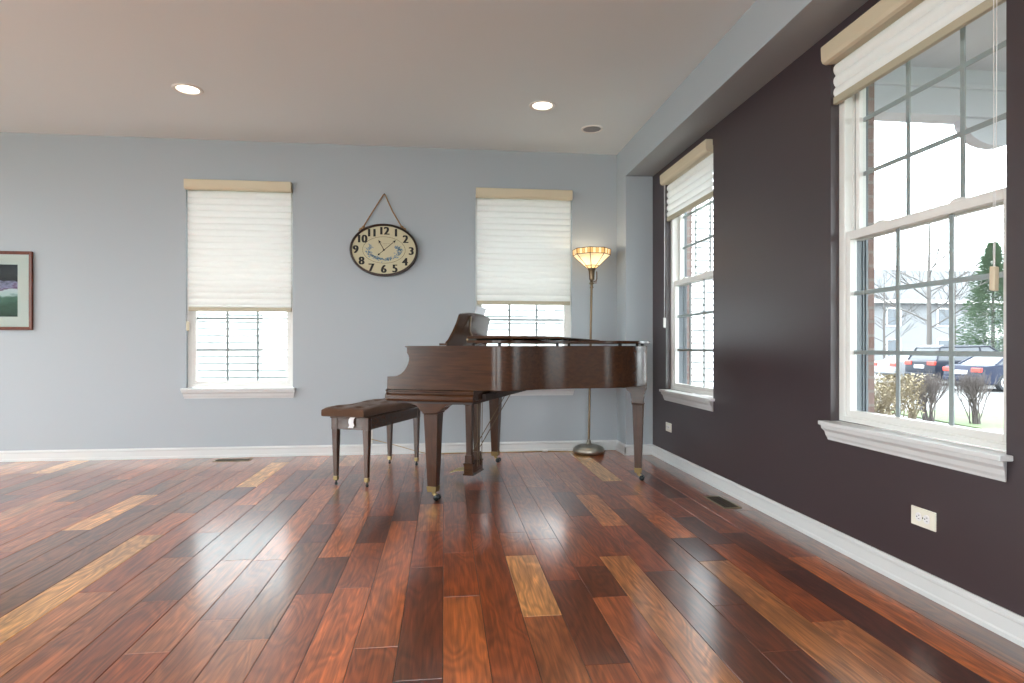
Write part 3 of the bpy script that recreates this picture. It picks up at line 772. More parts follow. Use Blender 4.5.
# ------------------------------------------------------------------ BENCH
def bench():
    t = empty('piano_bench', (PM[0]+(-.68)*math.cos(PR)-(-.066)*math.sin(PR), PM[1]+(-.68)*math.sin(PR)+(-.066)*math.cos(PR), 0), PR)
    tag(t, 'long walnut piano bench with tufted brown velvet cushion in front of the keyboard', 'bench')
    X, Y = .143, .412
    f = MB(); f.box(-X+.004, X-.004, -Y+.004, -Y+.022, .388, .466); f.box(-X+.004, X-.004, Y-.022, Y-.004, .388, .466)
    f.box(-X+.004, -X+.022, -Y+.022, Y-.022, .388, .466); f.box(X-.022, X-.004, -Y+.022, Y-.022, .388, .466)
    f.build('apron', M['piano'], t, bevel=.003)
    MB().box(-X-.006, X+.006, -Y-.006, Y+.006, .464, .476).build('bench_top', M['piano'], t, bevel=.004)
    for sx in (-1, 1):
        for sy in (-1, 1):
            x, y = sx*(X-.024), sy*(Y-.024)
            g = MB(); g.frust((x, y, .065), (.0135, .0135), (x, y, .390), (.022, .022)); g.box(x-.024, x+.024, y-.024, y+.024, .388, .466)
            o = g.build('leg', M['pianoz'], t, bevel=.003)
            MB().frust((x, y, .036), (.0135, .0135), (x, y, .064), (.0150, .0150)).build('ferrule', M['brass'], o, bevel=.001)
            c = MB(); c.lathe([(.001, .037), (.008, .037), (.006, .024), (.001, .022)], x, y, 10); c.ball((x, y, .012), .012, 12, 8, (1, .6, 1))
            c.build('caster', M['steel'], o)
    # tufted cushion
    cx0, cx1, cy0, cy1 = -X-.045, X-.018, -Y-.035, Y+.03
    nx, ny = 22, 56; vs = []; fs = []
    but = [(cx0+(cx1-cx0)*(i+.5)/2, cy0+(cy1-cy0)*(j+.5)/5) for i in range(2) for j in range(5)]
    def top(x, y):
        e = min(x-cx0, cx1-x, y-cy0, cy1-y); z = .528+.012*min(1, max(0, e)/.04)**.5
        for bx_, by_ in but:
            d = math.hypot(x-bx_, y-by_); z -= .020*math.exp(-(d/.028)**2)
            z -= .006*math.exp(-((x-bx_)/.012)**2)*(1 if abs(y-by_) < .09 else 0)*.6
        z += .004*math.sin(x*40+y*13)
        return z
    for i in range(nx+1):
        for j in range(ny+1):
            x = cx0+(cx1-cx0)*i/nx; y = cy0+(cy1-cy0)*j/ny; vs.append((x, y, top(x, y)))
    W = ny+1
    for i in range(nx):
        for j in range(ny): fs.append((i*W+j, (i+1)*W+j, (i+1)*W+j+1, i*W+j+1))
    per = [(i, 0) for i in range(nx+1)]+[(nx, j) for j in range(1, ny+1)]+[(i, ny) for i in range(nx-1, -1, -1)]+[(0, j) for j in range(ny-1, 0, -1)]
    idx = [i*W+j for i, j in per]; prev = idx
    for (dz, of) in ((.520, .005), (.500, .006), (.482, .005), (.477, -.002)):
        cur = []
        for (i, j) in per:
            x = cx0+(cx1-cx0)*i/nx; y = cy0+(cy1-cy0)*j/ny
            x += of*(-1 if i == 0 else 1 if i == nx else 0); y += of*(-1 if j == 0 else 1 if j == ny else 0)
            cur.append(len(vs)); vs.append((x, y, dz))
        m_ = len(per)
        for k in range(m_): l = (k+1) % m_; fs.append((prev[k], prev[l], cur[l], cur[k]))
        prev = cur
    fs.append(tuple(prev))
    c = MB(); c.add(vs, fs, True); co = c.build('seat_cushion', M['velvet'], t)
    for bx_, by_ in but: MB().ball((bx_, by_, top(bx_, by_)+.001), .009, 10, 6, (1, 1, .5)).build('cushion_button', M['velvet'], co)
    tg = MB(); P = [(-.012, .472), (-.016, .455), (-.018, .43), (-.017, .408), (-.012, .396)]
    vs = []
    for off, z in [(0.0, .474), (-.006, .462), (-.008, .44), (-.004, .42), (-.010, .403)]:
        vs += [(.010+off*1.2, -Y-.007+off, z), (.048+off*1.2, -Y-.007+off, z)]
    vs2 = [(a, b-.0015, c_) for a, b, c_ in vs]; n = len(vs)
    fs = [(2*i, 2*i+1, 2*i+3, 2*i+2) for i in range(4)]+[(n+2*i, n+2*i+1, n+2*i+3, n+2*i+2) for i in range(4)]
    tg.add(vs+vs2, fs, True); tag(tg.build('cushion_tie', M['cloth'], co), 'white cloth tie hanging from the cushion')
    return t
bench()

# ------------------------------------------------------------------ FLOOR LAMP
def lamp():
    LX, LY = 1.285, 5.245
    t = empty('floor_lamp', (LX, LY, 0)); tag(t, 'pewter torchiere floor lamp with lit stained glass shade in the corner', 'lamp')
    base = [(.001, .004), (.128, .004), (.136, .012), (.139, .030), (.136, .046), (.126, .058), (.095, .072), (.060, .080), (.030, .086), (.022, .092), (.020, .100), (.016, .118), (.011, .126), (.001, .127)]
    MB().lathe(base, seg=48).build('lamp_base', M['nickel'], t)
    MB().lathe([(.001, .0), (.120, .0), (.124, .004), (.001, .005)], seg=40).build('base_pad', M['rubber'], t)
    lean = lambda z: (z-.1)*.018
    MB().lathe([(.0105, .10), (.0105, 1.50)], seg=16, lean=lean).build('lamp_pole', M['bronze'], t)
    tx = lean(1.55)
    s = MB(); s.lathe([(.011, 1.475), (.017, 1.478), (.017, 1.486), (.011, 1.492), (.013, 1.51), (.022, 1.515), (.022, 1.522), (.012, 1.53), (.015, 1.545), (.022, 1.552), (.024, 1.60), (.028, 1.630), (.036, 1.644), (.036, 1.648), (.001, 1.650)], tx, 0, 24)
    s.build('lamp_socket', M['bronze'], t)
    a = MB(); a.tube([(tx+.020, -.004, 1.535), (tx+.038, -.006, 1.540), (tx+.046, -.006, 1.560), (tx+.044, -.006, 1.625)], .005, 8); a.build('socket_arm', M['bronze'], t)
    for zz in (1.52, 1.535): MB().tube([(tx+.012, -.015, zz), (tx+.040, -.028, zz)], .004, 6).build('lamp_switch', M['bronze'], t)
    # octagonal inverted shade
    N8 = 8; rot = R(22.5)+R(4); rb, zb_, rt, zt_, zt2 = .036, 1.650, .166, 1.768, 1.818
    def P(k, r, z): an = rot+2*math.pi*k/N8; return (tx+r*math.cos(an), r*math.sin(an), z)
    amber = translucent('amber_glass', (214, 158, 84), .6, col2=(238, 212, 160), scale=45)
    cream = translucent('cream_glass', (244, 226, 188), .6, col2=(250, 240, 214), scale=12)
    sh = empty('lamp_shade', (0, 0, 0), 0, t)
    low = translucent('pale_amber_glass', (250, 222, 160), .65, col2=(255, 240, 205))
    for k in range(N8):
        MB().add([P(k, .064, 1.674), P(k+1, .064, 1.674), P(k+1, rt, zt_), P(k, rt, zt_)], [(0, 1, 2, 3)]).build('glass_panel', cream, sh, clean=False)
        MB().add([P(k, rb, zb_), P(k+1, rb, zb_), P(k+1, .064, 1.674), P(k, .064, 1.674)], [(0, 1, 2, 3)]).build('lower_glass_panel', low, sh, clean=False)
        A, B = Vector(P(k, rt, zt_)), Vector(P(k+1, rt, zt_)); C_, D_ = Vector(P(k, rt+.003, zt2)), Vector(P(k+1, rt+.003, zt2))
        vs = []; fs = []
        for q in range(6): vs += [A.lerp(B, q/5), C_.lerp(D_, q/5)]
        me_ = MB().add(vs, [(2*q, 2*q+2, 2*q+3, 2*q+1) for q in range(5)]).build('band_panel', [amber, cream], sh, clean=False)
        for q, pg in enumerate(me_.data.polygons): pg.material_index = q % 2
    ld = MB()
    for k in range(N8):
        ld.tube([P(k, rb, zb_), P(k, rt, zt_), P(k, rt+.003, zt2)], .0032, 6)
        for r, z in ((.064, 1.674), (rt, zt_), (rt+.003, zt2), (rb, zb_)): ld.tube([P(k, r, z), P(k+1, r, z)], .0032, 6)
        for q in range(1, 5):
            A, B = Vector(P(k, rt, zt_)), Vector(P(k+1, rt, zt_)); C_, D_ = Vector(P(k, rt+.003, zt2)), Vector(P(k+1, rt+.003, zt2))
            ld.tube([A.lerp(B, q/5), C_.lerp(D_, q/5)], .001, 5)
        A, B = Vector(P(k, rt+.001, (zt_+zt2)/2)), Vector(P(k+1, rt+.001, (zt_+zt2)/2)); mid = (A+B)/2
        ld.tube([mid+Vector((0, 0, .014)), mid+(B-A).normalized()*.014, mid-Vector((0, 0, .014)), mid-(B-A).normalized()*.014], .0012, 5, closed=True)
    ld.build('leading', M['pianodk'], sh)
    b = MB(); b.ball((tx, 0, 1.712), .026, 16, 12, (1, 1, 1.3)); b.build('bulb', mat('warm_bulb', (255, 240, 210), .5, emit=(255, 220, 165), estr=2), t)
    l = bpy.data.lights.new('lamp_light', 'POINT'); l.energy = 2.0; l.color = (1, .78, .52); l.shadow_soft_size = .035
    o = bpy.data.objects.new('lamp_light', l); COL.objects.link(o); o.parent = t; o.location = (tx, 0, 1.765)
    # cord along the baseboard and up to the outlet
    M['cord'] = mat('gold_cord', (168, 138, 84), .5)
    pts = [(-.12, .02, .010), (-.22, .10, .004), (-.40, .135, .004), (-.75, .128, .004), (-1.0, .138, .004), (-1.25, .130, .004), (-1.42, .126, .006), (-1.53, .125, .030), (-1.72, .14, .085), (-1.90, .158, .130), (-1.945, .165, .142)]
    def smooth(P, n=6):
        out = []
        for i in range(len(P)-1):
            p0, p1, p2, p3 = [Vector(P[max(0, min(len(P)-1, i+d))]) for d in (-1, 0, 1, 2)]
            for k in range(n):
                u = k/n; out.append(.5*((2*p1)+(-p0+p2)*u+(2*p0-5*p1+4*p2-p3)*u*u+(-p0+3*p1-3*p2+p3)*u**3))
        out.append(Vector(P[-1])); return out
    MB().tube(smooth(pts), .003, 6).build('power_cord', M['cord'], t)
    MB().box(-.40, -.35, .118, .138, .002, .018).build('cord_switch', M['cloth'], t, bevel=.003)
    MB().box(-1.965, -1.935, .150, .163, .130, .156).build('plug', M['cloth'], t, bevel=.003)
lamp()
outlet((1.285-1.95, YB, .155), 0, 'white outlet on the back wall behind the bench leg, lamp plugged in', False)

# ------------------------------------------------------------------ CLOCK
def text_mesh(body, size, m, name, parent, loc, sx=1, off=.0, rot=(R(90), 0, 0)):
    cu = bpy.data.curves.new(name, 'FONT'); cu.body = body; cu.size = size; cu.align_x = 'CENTER'; cu.align_y = 'CENTER'; cu.extrude = .0006; cu.offset = off
    o = bpy.data.objects.new(name, cu); COL.objects.link(o)
    bpy.context.view_layer.update(); dg = bpy.context.evaluated_depsgraph_get()
    me = bpy.data.meshes.new_from_object(o.evaluated_get(dg)); bpy.data.objects.remove(o)
    o = bpy.data.objects.new(name, me); COL.objects.link(o); me.materials.clear(); me.materials.append(m); o.parent = parent; o.location = loc; o.rotation_euler = rot; o.scale = (sx, 1, 1)
    return o
def numeral(body, size, m, parent, loc, sx):
    parts = [text_mesh(body, size, m, 'numeral', parent, loc) for _ in range(7)]
    bm = bmesh.new()
    for k, o in enumerate(parts):
        n0 = len(bm.verts); bm.from_mesh(o.data); bm.verts.ensure_lookup_table()
        for v in bm.verts[n0:]: v.co.x += (k-3)*.0020; v.co.z += .00012*k
    me = bpy.data.meshes.new('numeral'); bm.to_mesh(me); bm.free(); me.materials.append(m)
    for o in parts: bpy.data.objects.remove(o)
    o = bpy.data.objects.new('numeral', me); COL.objects.link(o); o.parent = parent; o.location = loc; o.rotation_euler = (R(90), 0, 0); o.scale = (sx, 1, 1)
def clock():
    CX, CZ = -.524, 1.803; A, B = .296, .231
    t = empty('wall_clock', (CX, YB, CZ)); tag(t, 'oval cream dial clock hanging by a rope on the back wall', 'clock')
    def oval(a, b, y, n=64): return [(a*math.cos(2*math.pi*k/n), y, b*math.sin(2*math.pi*k/n)) for k in range(n)]
    c = MB(); rings = [(A-.008, B-.008, -.002), (A, B, -.012), (A, B, -.052), (A-.004, B-.004, -.060), (A-.016, B-.016, -.062), (A-.020, B-.020, -.056), (A-.020, B-.020, -.044)]
    vs = []; fs = []; n = 64
    for a, b, y in rings: vs += oval(a, b, y)
    for i in range(len(rings)-1):
        for k in range(n): l = (k+1) % n; fs.append((i*n+k, i*n+l, (i+1)*n+l, (i+1)*n+k))
    fs.append(tuple(range(n))); c.add(vs, fs, True)
    c.build('clock_case', mat('dark_bronze_rim', (52, 38, 32), .4, metal=.5), t)
    d = MB(); vs = oval(A-.019, B-.019, -.045); vs += oval(A-.019, B-.019, -.040); d.add(vs, [tuple(range(n)), tuple(range(n, 2*n))]+[(k, (k+1) % n, n+(k+1) % n, n+k) for k in range(n)])
    d.build('dial', mat('cream_dial', (192, 184, 154), .7, var=.06, vscale=12), t)
    ink = mat('dial_ink', (24, 22, 22), .7)
    pos = {12: (0, .165), 1: (.104, .150), 2: (.187, .095), 3: (.237, -.009), 4: (.183, -.105), 5: (.095, -.164), 6: (-.002, -.170), 7: (-.109, -.158), 8: (-.193, -.100), 9: (-.243, -.001), 10: (-.191, .092), 11: (-.105, .146)}
    for h_, (x, z) in pos.items():
        numeral(str(h_), .097, ink, t, (x, -.0455, z), .95)
    r = MB()
    for a, b in ((.184, .116),):
        q = oval(a, b, -.0458, 72); r.tube(q, .0012, 4, closed=True)
    r.build('minute_ring', ink, t)
    rd = random.Random(3); wr = MB()
    for i in range(230):
        an = R(-90)+rd.uniform(-1, 1)*R(128); rr = rd.gauss(1, .10)
        dens = 1
        x = .134*rr*math.cos(an); z = -.006+.076*rr*math.sin(an); l = rd.uniform(.005, .011); a2 = rd.uniform(0, 6.28); w_ = l*.4
        p = [(x+l*math.cos(a2), z+l*math.sin(a2)), (x-w_*math.sin(a2), z+w_*math.cos(a2)), (x-l*math.cos(a2), z-l*math.sin(a2)), (x+w_*math.sin(a2), z-w_*math.cos(a2))]
        wr.prism(p, 'y', -.0460, -.0452)
    wr.build('blue_wreath', mat('blue_ink', (92, 128, 158), .7), t)
    sc = MB(); sc.tube([(-.010+.006*i, -.0455, .056+.003*math.sin(i*2.4)) for i in range(11)], .0009, 4); sc.tube([(.0+.005*i, -.0455, .043+.002*math.sin(i*2.1)) for i in range(6)], .0007, 4)
    sc.build('script_line', mat('faded_ink', (120, 100, 90), .7), t)
    def hand(name, x1, z1, x0, z0, w_, head, y):
        dx, dz = x1-x0, z1-z0; L = math.hypot(dx, dz); ux, uz = dx/L, dz/L; nx, nz = -uz, ux; hL, hw_ = head
        g = MB(); hx, hz = x1-ux*hL, z1-uz*hL
        g.prism([(x0+nx*w_, z0+nz*w_), (hx+nx*w_, hz+nz*w_), (hx-nx*w_, hz-nz*w_), (x0-nx*w_, z0-nz*w_)], 'y', y-.0008, y)
        g.prism([(x1, z1), (hx+nx*hw_, hz+nz*hw_), (hx-ux*-.006, hz-uz*-.006), (hx-nx*hw_, hz-nz*hw_)], 'y', y-.0009, y+.0001)
        return g, (ux, uz, nx, nz)
    g, (ux, uz, nx, nz) = hand('minute_hand', .105, .088, -.045, -.040, .0026, (.030, .012), -.050)
    g.ball((-.045, -.0505, -.040), .008, 10, 6, (1, .2, 1)); g.build('minute_hand', ink, t)
    g, _ = hand('hour_hand', -.048, .088, 0, 0, .003, (.032, .013), -.048); g.ball((0, -.0505, 0), .008, 10, 6, (1, .4, 1)); g.build('hour_hand', ink, t)
    rope = mat('jute_rope', (150, 116, 78), .9, bump=.8, bscale=300, var=.2, vscale=120)
    hk = (0, -.014, .495)
    rp = MB()
    L = [(-.205, -.030, .175), (-.180, -.026, .205), (-.095, -.020, .350), (-.008, -.016, .492)]
    Rr = [(.008, -.016, .492), (.070, -.020, .350), (.150, -.026, .215), (.192, -.030, .170)]
    rp.tube(L+[(0, -.016, .499)]+Rr, .0055, 8)
    for s, (x, z) in ((-1, (-.180, .200)), (1, (.155, .208))):
        rp.ball((x, -.028, z), .015, 10, 8, (1, .8, .8)); rp.tube([(x, -.028, z), (x-s*.0+s*.03, -.03, z-.014), (x+s*.036, -.030, z-.034)], .005, 6); rp.ball((x+s*.035, -.030, z-.034), .008, 8, 6)
    rp.build('hanging_rope', rope, t)
    for s in (-1, 1): MB().tube([(s*.205, -.030, .172), (s*.228, -.030, .135)], .005, 6).build('rope_eye', M['bronze'], t)
    MB().tube([(0, 0, .497), (0, -.026, .500)], .004, 8).build('nail', M['steel'], t)
clock()

# ------------------------------------------------------------------ PICTURE
def picture():
    x1 = -3.397; W = .86; z0, z1 = 1.091, 1.743; cx = x1-W/2; cz = (z0+z1)/2; hw_, hh = W/2, (z1-z0)/2
    t = empty('framed_picture', (cx, YB, cz)); tag(t, 'brown wooden framed water scene with white mat, hanging at the left edge', 'picture')
    f = MB(); fw = .026
    def bar(p0, p1, q0, q1): f.add([(p0[0], -.002, p0[1]), (p1[0], -.002, p1[1]), (q1[0], -.002, q1[1]), (q0[0], -.002, q0[1]), (p0[0], -.024, p0[1]), (p1[0], -.024, p1[1]), (q1[0], -.018, q1[1]), (q0[0], -.018, q0[1])], [(0, 1, 2, 3), (7, 6, 5, 4), (0, 4, 5, 1), (3, 2, 6, 7), (0, 3, 7, 4), (1, 5, 6, 2)])
    o_ = [(-hw_, -hh), (hw_, -hh), (hw_, hh), (-hw_, hh)]; i_ = [(-hw_+fw, -hh+fw), (hw_-fw, -hh+fw), (hw_-fw, hh-fw), (-hw_+fw, hh-fw)]
    for k in range(4): bar(o_[k], o_[(k+1) % 4], i_[k], i_[(k+1) % 4])
    f.build('picture_frame', wood('picture_frame_wood', (80, 38, 24), (106, 52, 32), .45, 0, 'z'), t, bevel=.001)
    mt = MB(); mi = (hw_-.114, hh-.110)
    for (a, b, c, d) in ((-hw_+fw, -mi[0], -hh+fw, hh-fw), (mi[0], hw_-fw, -hh+fw, hh-fw), (-mi[0], mi[0], -hh+fw, -mi[1]), (-mi[0], mi[0], mi[1], hh-fw)): mt.box(a, b, -.012, -.009, c, d)
    mt.build('mat_board', mat('mat_white', (186, 190, 186), .8), t)
    # photograph: dark trees, pale wake of water, green river
    m = bpy.data.materials.new('river_photo'); m.use_nodes = True; nt = m.node_tree; p = nt.nodes['Principled BSDF']; p.inputs['Roughness'].default_value = .6; p.inputs['Specular IOR Level'].default_value = .2
    tc = nt.nodes.new('ShaderNodeTexCoord'); se = nt.nodes.new('ShaderNodeSeparateXYZ'); nt.links.new(tc.outputs['Object'], se.inputs[0])
    no = nt.nodes.new('ShaderNodeTexNoise'); no.inputs['Scale'].default_value = 9; no.inputs['Detail'].default_value = 6; mp = nt.nodes.new('ShaderNodeMapping'); mp.inputs['Scale'].default_value = (1, 1, 2.2)
    nt.links.new(tc.outputs['Object'], mp.inputs[0]); nt.links.new(mp.outputs[0], no.inputs['Vector'])
    ad = nt.nodes.new('ShaderNodeMath'); ad.operation = 'MULTIPLY_ADD'; nt.links.new(no.outputs['Fac'], ad.inputs[0]); ad.inputs[1].default_value = .16; nt.links.new(se.outputs['Z'], ad.inputs[2])
    mr = nt.nodes.new('ShaderNodeMapRange'); mr.inputs[1].default_value = -mi[1]+.05; mr.inputs[2].default_value = mi[1]+.10; nt.links.new(ad.outputs[0], mr.inputs[0])
    r = nt.nodes.new('ShaderNodeValToRGB'); nt.links.new(mr.outputs[0], r.inputs[0]); e = r.color_ramp.elements
    e[0].position = 0; e[0].color = srgb(30, 48, 42); e[1].position = 1; e[1].color = srgb(30, 34, 40)
    for po, c in ((.28, (56, 84, 70)), (.38, (74, 104, 92)), (.44, (166, 182, 184)), (.53, (176, 186, 194)), (.56, (96, 60, 92)), (.60, (130, 128, 160)), (.66, (22, 25, 28)), (.82, (40, 44, 50))):
        q = e.new(po); q.color = srgb(*c)
    nt.links.new(r.outputs[0], p.inputs['Base Color'])
    MB().box(-mi[0]-.003, mi[0]+.003, -.0085, -.006, -mi[1]-.003, mi[1]+.003).build('photo_print', m, t)
    g = MB().box(-hw_+fw, hw_-fw, -.0155, -.0145, -hh+fw, hh-fw); g.build('picture_glass', M['glass'], t)
picture()

# ------------------------------------------------------------------ OUTSIDE
GZ = -.68
M['brick'] = None
def brickmat():
    m = bpy.data.materials.new('pink_brick'); m.use_nodes = True; nt = m.node_tree; p = nt.nodes['Principled BSDF']; p.inputs['Roughness'].default_value = .9
    tc = nt.nodes.new('ShaderNodeTexCoord'); se = nt.nodes.new('ShaderNodeSeparateXYZ'); cb = nt.nodes.new('ShaderNodeCombineXYZ')
    ad = nt.nodes.new('ShaderNodeMath'); ad.operation = 'ADD'
    nt.links.new(tc.outputs['Object'], se.inputs[0]); nt.links.new(se.outputs['X'], ad.inputs[0]); nt.links.new(se.outputs['Y'], ad.inputs[1])
    nt.links.new(ad.outputs[0], cb.inputs['X']); nt.links.new(se.outputs['Z'], cb.inputs['Y'])
    b = nt.nodes.new('ShaderNodeTexBrick'); b.inputs['Scale'].default_value = 1; b.inputs['Brick Width'].default_value = .2; b.inputs['Row Height'].default_value = .067; b.inputs['Mortar Size'].default_value = .007
    b.inputs['Color1'].default_value = srgb(131, 107, 101); b.inputs['Color2'].default_value = srgb(144, 121, 116); b.inputs['Mortar'].default_value = srgb(140, 131, 126)
    nt.links.new(cb.outputs[0], b.inputs['Vector']); nt.links.new(b.outputs['Color'], p.inputs['Base Color']); return m
M['brick'] = brickmat()
def veneer(opens, axis, lo, hi, t0, t1, name):
    struct(wall_cells(MB(), lo, hi, -.6, 2.9, opens, axis, t0, t1), name, M['brick'])
e_ = .0
veneer([(a-e_, b+e_, .56, Z1) for a, b, _, _ in oR], 'y', YR-.15, YB+.26, XR+.17, XR+.225, 'wall_brick_right')
M['siding'] = mat('white_siding', (0.80, 0.80, 0.80), .6)
M['grass'] = mat('spring_grass', (80, 94, 61), .95, var=.25, vscale=2)
M['pave'] = mat('pale_driveway', (103, 103, 103), .9, var=.08, vscale=1)
M['mulch'] = mat('mulch_bed', (91, 84, 76), .95, var=.2, vscale=14)
struct(MB().box(-60, 90, YR-30, 90, GZ-.3, GZ-.02), 'ground', M['grass'])
o = MB().box(9, 60, -10, 60, GZ-.02, GZ-.005).build('driveway', M['pave']); tag(o, kind='structure')
o = MB().prism([(2.3, -4), (8.6, -4), (9.6, 5), (11.0, 10.6), (4.0, 12.0), (2.3, 8)], 'z', GZ-.02, GZ+.03).build('planting_bed', M['mulch']); tag(o, kind='structure')
o = MB().prism([(8.7, -4), (11.2, -4), (12.6, 8), (13.0, 14), (11.0, 14), (9.9, 5)], 'z', GZ-.02, GZ+.02).build('lawn_strip', M['grass']); tag(o, kind='structure')

# neighbouring house with lap siding, seen through the back windows
t = empty('neighbour_house', (0, 9.5, GZ)); tag(t, 'white lap sided neighbouring house close behind the back windows', 'house')
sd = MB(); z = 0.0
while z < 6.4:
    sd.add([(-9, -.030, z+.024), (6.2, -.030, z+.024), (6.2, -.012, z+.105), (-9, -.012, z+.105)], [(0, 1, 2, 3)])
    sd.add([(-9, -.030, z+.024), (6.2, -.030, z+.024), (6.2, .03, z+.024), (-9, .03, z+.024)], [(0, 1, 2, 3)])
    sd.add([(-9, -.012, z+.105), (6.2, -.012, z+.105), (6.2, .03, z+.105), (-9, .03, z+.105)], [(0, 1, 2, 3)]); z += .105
MB().add([(-9, .03, 0), (6.2, .03, 0), (6.2, .03, 6.5), (-9, .03, 6.5)], [(0, 1, 2, 3)]).build('lap_shade_sheet', mat('lap_shade_grey', (190, 193, 195), .9), t)  # backing sheet greyed to paint the shade lines between the laps
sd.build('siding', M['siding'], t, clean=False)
cb_ = MB(); cb_.box(6.2, 6.32, -.05, .1, 0, 6.5); cb_.box(1.62, 1.74, -.05, .02, 0, 6.5); cb_.box(3.25, 3.36, -.05, .02, 0, 6.5); cb_.build('corner_board', M['vinyl'], t)
MB().prism([(-.3, 6.4), (3.8, 8.4), (3.8, 8.5), (-.35, 6.5)], 'x', -9.4, 6.7).build('roof', mat('grey_shingle', (128, 128, 130), .9, bump=.4, bscale=30), t)
MB().box(-9, 6.2, .05, 7, 0, 6.4).build('house_body', M['siding'], t)

# porch roof, fascia beam and bracket outside the plum wall
t = empty('porch', (0, 0, 0)); tag(t, 'white boarded porch ceiling and beam outside the large window', 'porch')
pc = MB(); pc.box(XR+.225, 4.9, -4.0, 3.36, 2.62, 2.66)
M['porch'] = mat('porch_paint', (206, 211, 220), .7)
pc.build('porch_ceiling', M['porch'], t)
b = MB(); b.box(XR+.225, 4.9, 3.28, 3.42, 2.34, 2.64); b.box(4.76, 4.9, -4.0, 3.28, 2.34, 2.62); b.box(XR+.225, 4.95, 3.26, 3.44, 2.50, 2.53); b.build('beam', M['porch'], t, bevel=.004)
bk = MB(); pts = [(3.12, 2.342)]+[(3.36-.22*math.cos(a), 2.342-.16*math.sin(a)) for a in [R(x) for x in range(0, 181, 15)]]+[(3.60, 2.342)]
bk.prism(pts, 'y', 3.31, 3.39); bk.build('scalloped_bracket', M['porch'], t)
MB().box(XR+.22, 5.0, -4.1, 3.5, 2.67, 2.75).build('porch_roof', M['siding'], t)
for yy in (3.34, -3.6):
    MB().lathe([(.11, GZ-.02), (.11, GZ+.1), (.08, GZ+.14), (.075, 2.20), (.1, 2.24), (.1, 2.34)], 4.83, yy, 20).build('porch_post', M['porch'], t)

# house across the driveway
def far_house():
    M['far_wall'] = mat('far_wall_siding', (121, 123, 126), .8)
    t = empty('far_house', (0, 0, GZ)); tag(t, 'long pale house with wide grey roof beyond the parked cars', 'house')
    y0 = 41; x0, x1 = 26, 62
    MB().box(x0, x1, y0, y0+9, 0, 5.2).build('house_wall', M['far_wall'], t)
    MB().prism([(y0-.6, 5.1), (y0+4.5, 8.0), (y0+9.6, 5.1), (y0+9.6, 4.9), (y0+4.5, 7.7), (y0-.6, 4.9)], 'x', x0-.5, x1+.5).build('roof', mat('pale_shingle', (80, 82, 85), .9, var=.15, vscale=3), t)
    MB().box(x0-.5, x1+.5, y0-.75, y0-.6, 4.85, 5.08).build('gutter', M['vinyl'], t)
    wm = mat('far_window_glass', (73, 80, 87), .2)
    for i in range(8):
        for zz in (.9, 3.2):
            x = x0+3+i*4.1
            f = MB().box(x-.6, x+.6, y0-.06, y0, zz-.05, zz+1.35).build('window_frame', M['vinyl'], t)
            MB().box(x-.5, x+.5, y0-.09, y0-.06, zz+.05, zz+1.25).build('window_pane', wm, t)
    MB().prism([(x0+14, 2.4), (x0+17, 3.9), (x0+20, 2.4), (x0+20, 2.2), (x0+17, 3.7), (x0+14, 2.2)], 'y', y0-1.6, y0-.1).build('entry_gable', M['vinyl'], t)
far_house()

# bare tree, evergreen, shrubs
bark = mat('pale_bark', (84, 80, 78), .95, var=.15, vscale=20)
def grow(mb, p, d, L, r, depth, rd, up=.15, ratio=.72, nb=3, spread=.7):
    q = p+d*L; mid = p+d*L*.5+Vector((rd.uniform(-1, 1), rd.uniform(-1, 1), 0))*L*.05
    mb.tube([p, mid, q], r, 5, rs=[r, r*.85, r*.7])
    if depth == 0: return
    for i in range(nb):
        a = rd.uniform(0, 6.28); t_ = rd.uniform(.35, 1.0) if i else 1.0
        nd = (d+Vector((math.cos(a), math.sin(a), rd.uniform(-.1, .5)))*spread*(1 if i else .35)+Vector((0, 0, up))).normalized()
        grow(mb, p+(q-p)*t_, nd, L*ratio*rd.uniform(.8, 1.1), r*.6, depth-1, rd, up, ratio, nb, spread)
def ray(u, d): t_ = (u-512)/600; return (d*(math.sin(YAW)+t_*math.cos(YAW)), d*(math.cos(YAW)-t_*math.sin(YAW)))
def bare_tree(u, d, H, r, seed, label, depth=5):
    x, y = ray(u, d); rd = random.Random(seed); mb = MB(); t = empty('bare_tree', (x, y, GZ)); tag(t, label, 'tree', 'trees across the driveway')
    mb.tube([(0, 0, -.05), (.02, 0, H*.25), (0, .02, H*.5), (.03, 0, H*.75), (0, 0, H)], r, 8, rs=[r, r*.85, r*.65, r*.4, r*.1]); mb.build('trunk', bark, t)
    br = MB(); n = 17
    for i in range(n):
        z = H*(.26+.70*i/n); a = i*2.4; d_ = Vector((math.cos(a), math.sin(a), .55)).normalized()
        grow(br, Vector((0, 0, z)), d_, H*.17*(1.25-.8*i/n), r*.32*(1-.6*i/n), 3, rd, .12, .7, 3, .6)
    br.build('branches', bark, t)
bare_tree(929, 34, 10.2, .15, 5, 'tall bare tree with pale trunk behind the parked cars')
bare_tree(884, 39, 6.5, .09, 8, 'smaller bare tree at the left behind the white car')
bare_tree(955, 38, 7.6, .08, 12, 'thin bare tree standing just left of the evergreen')
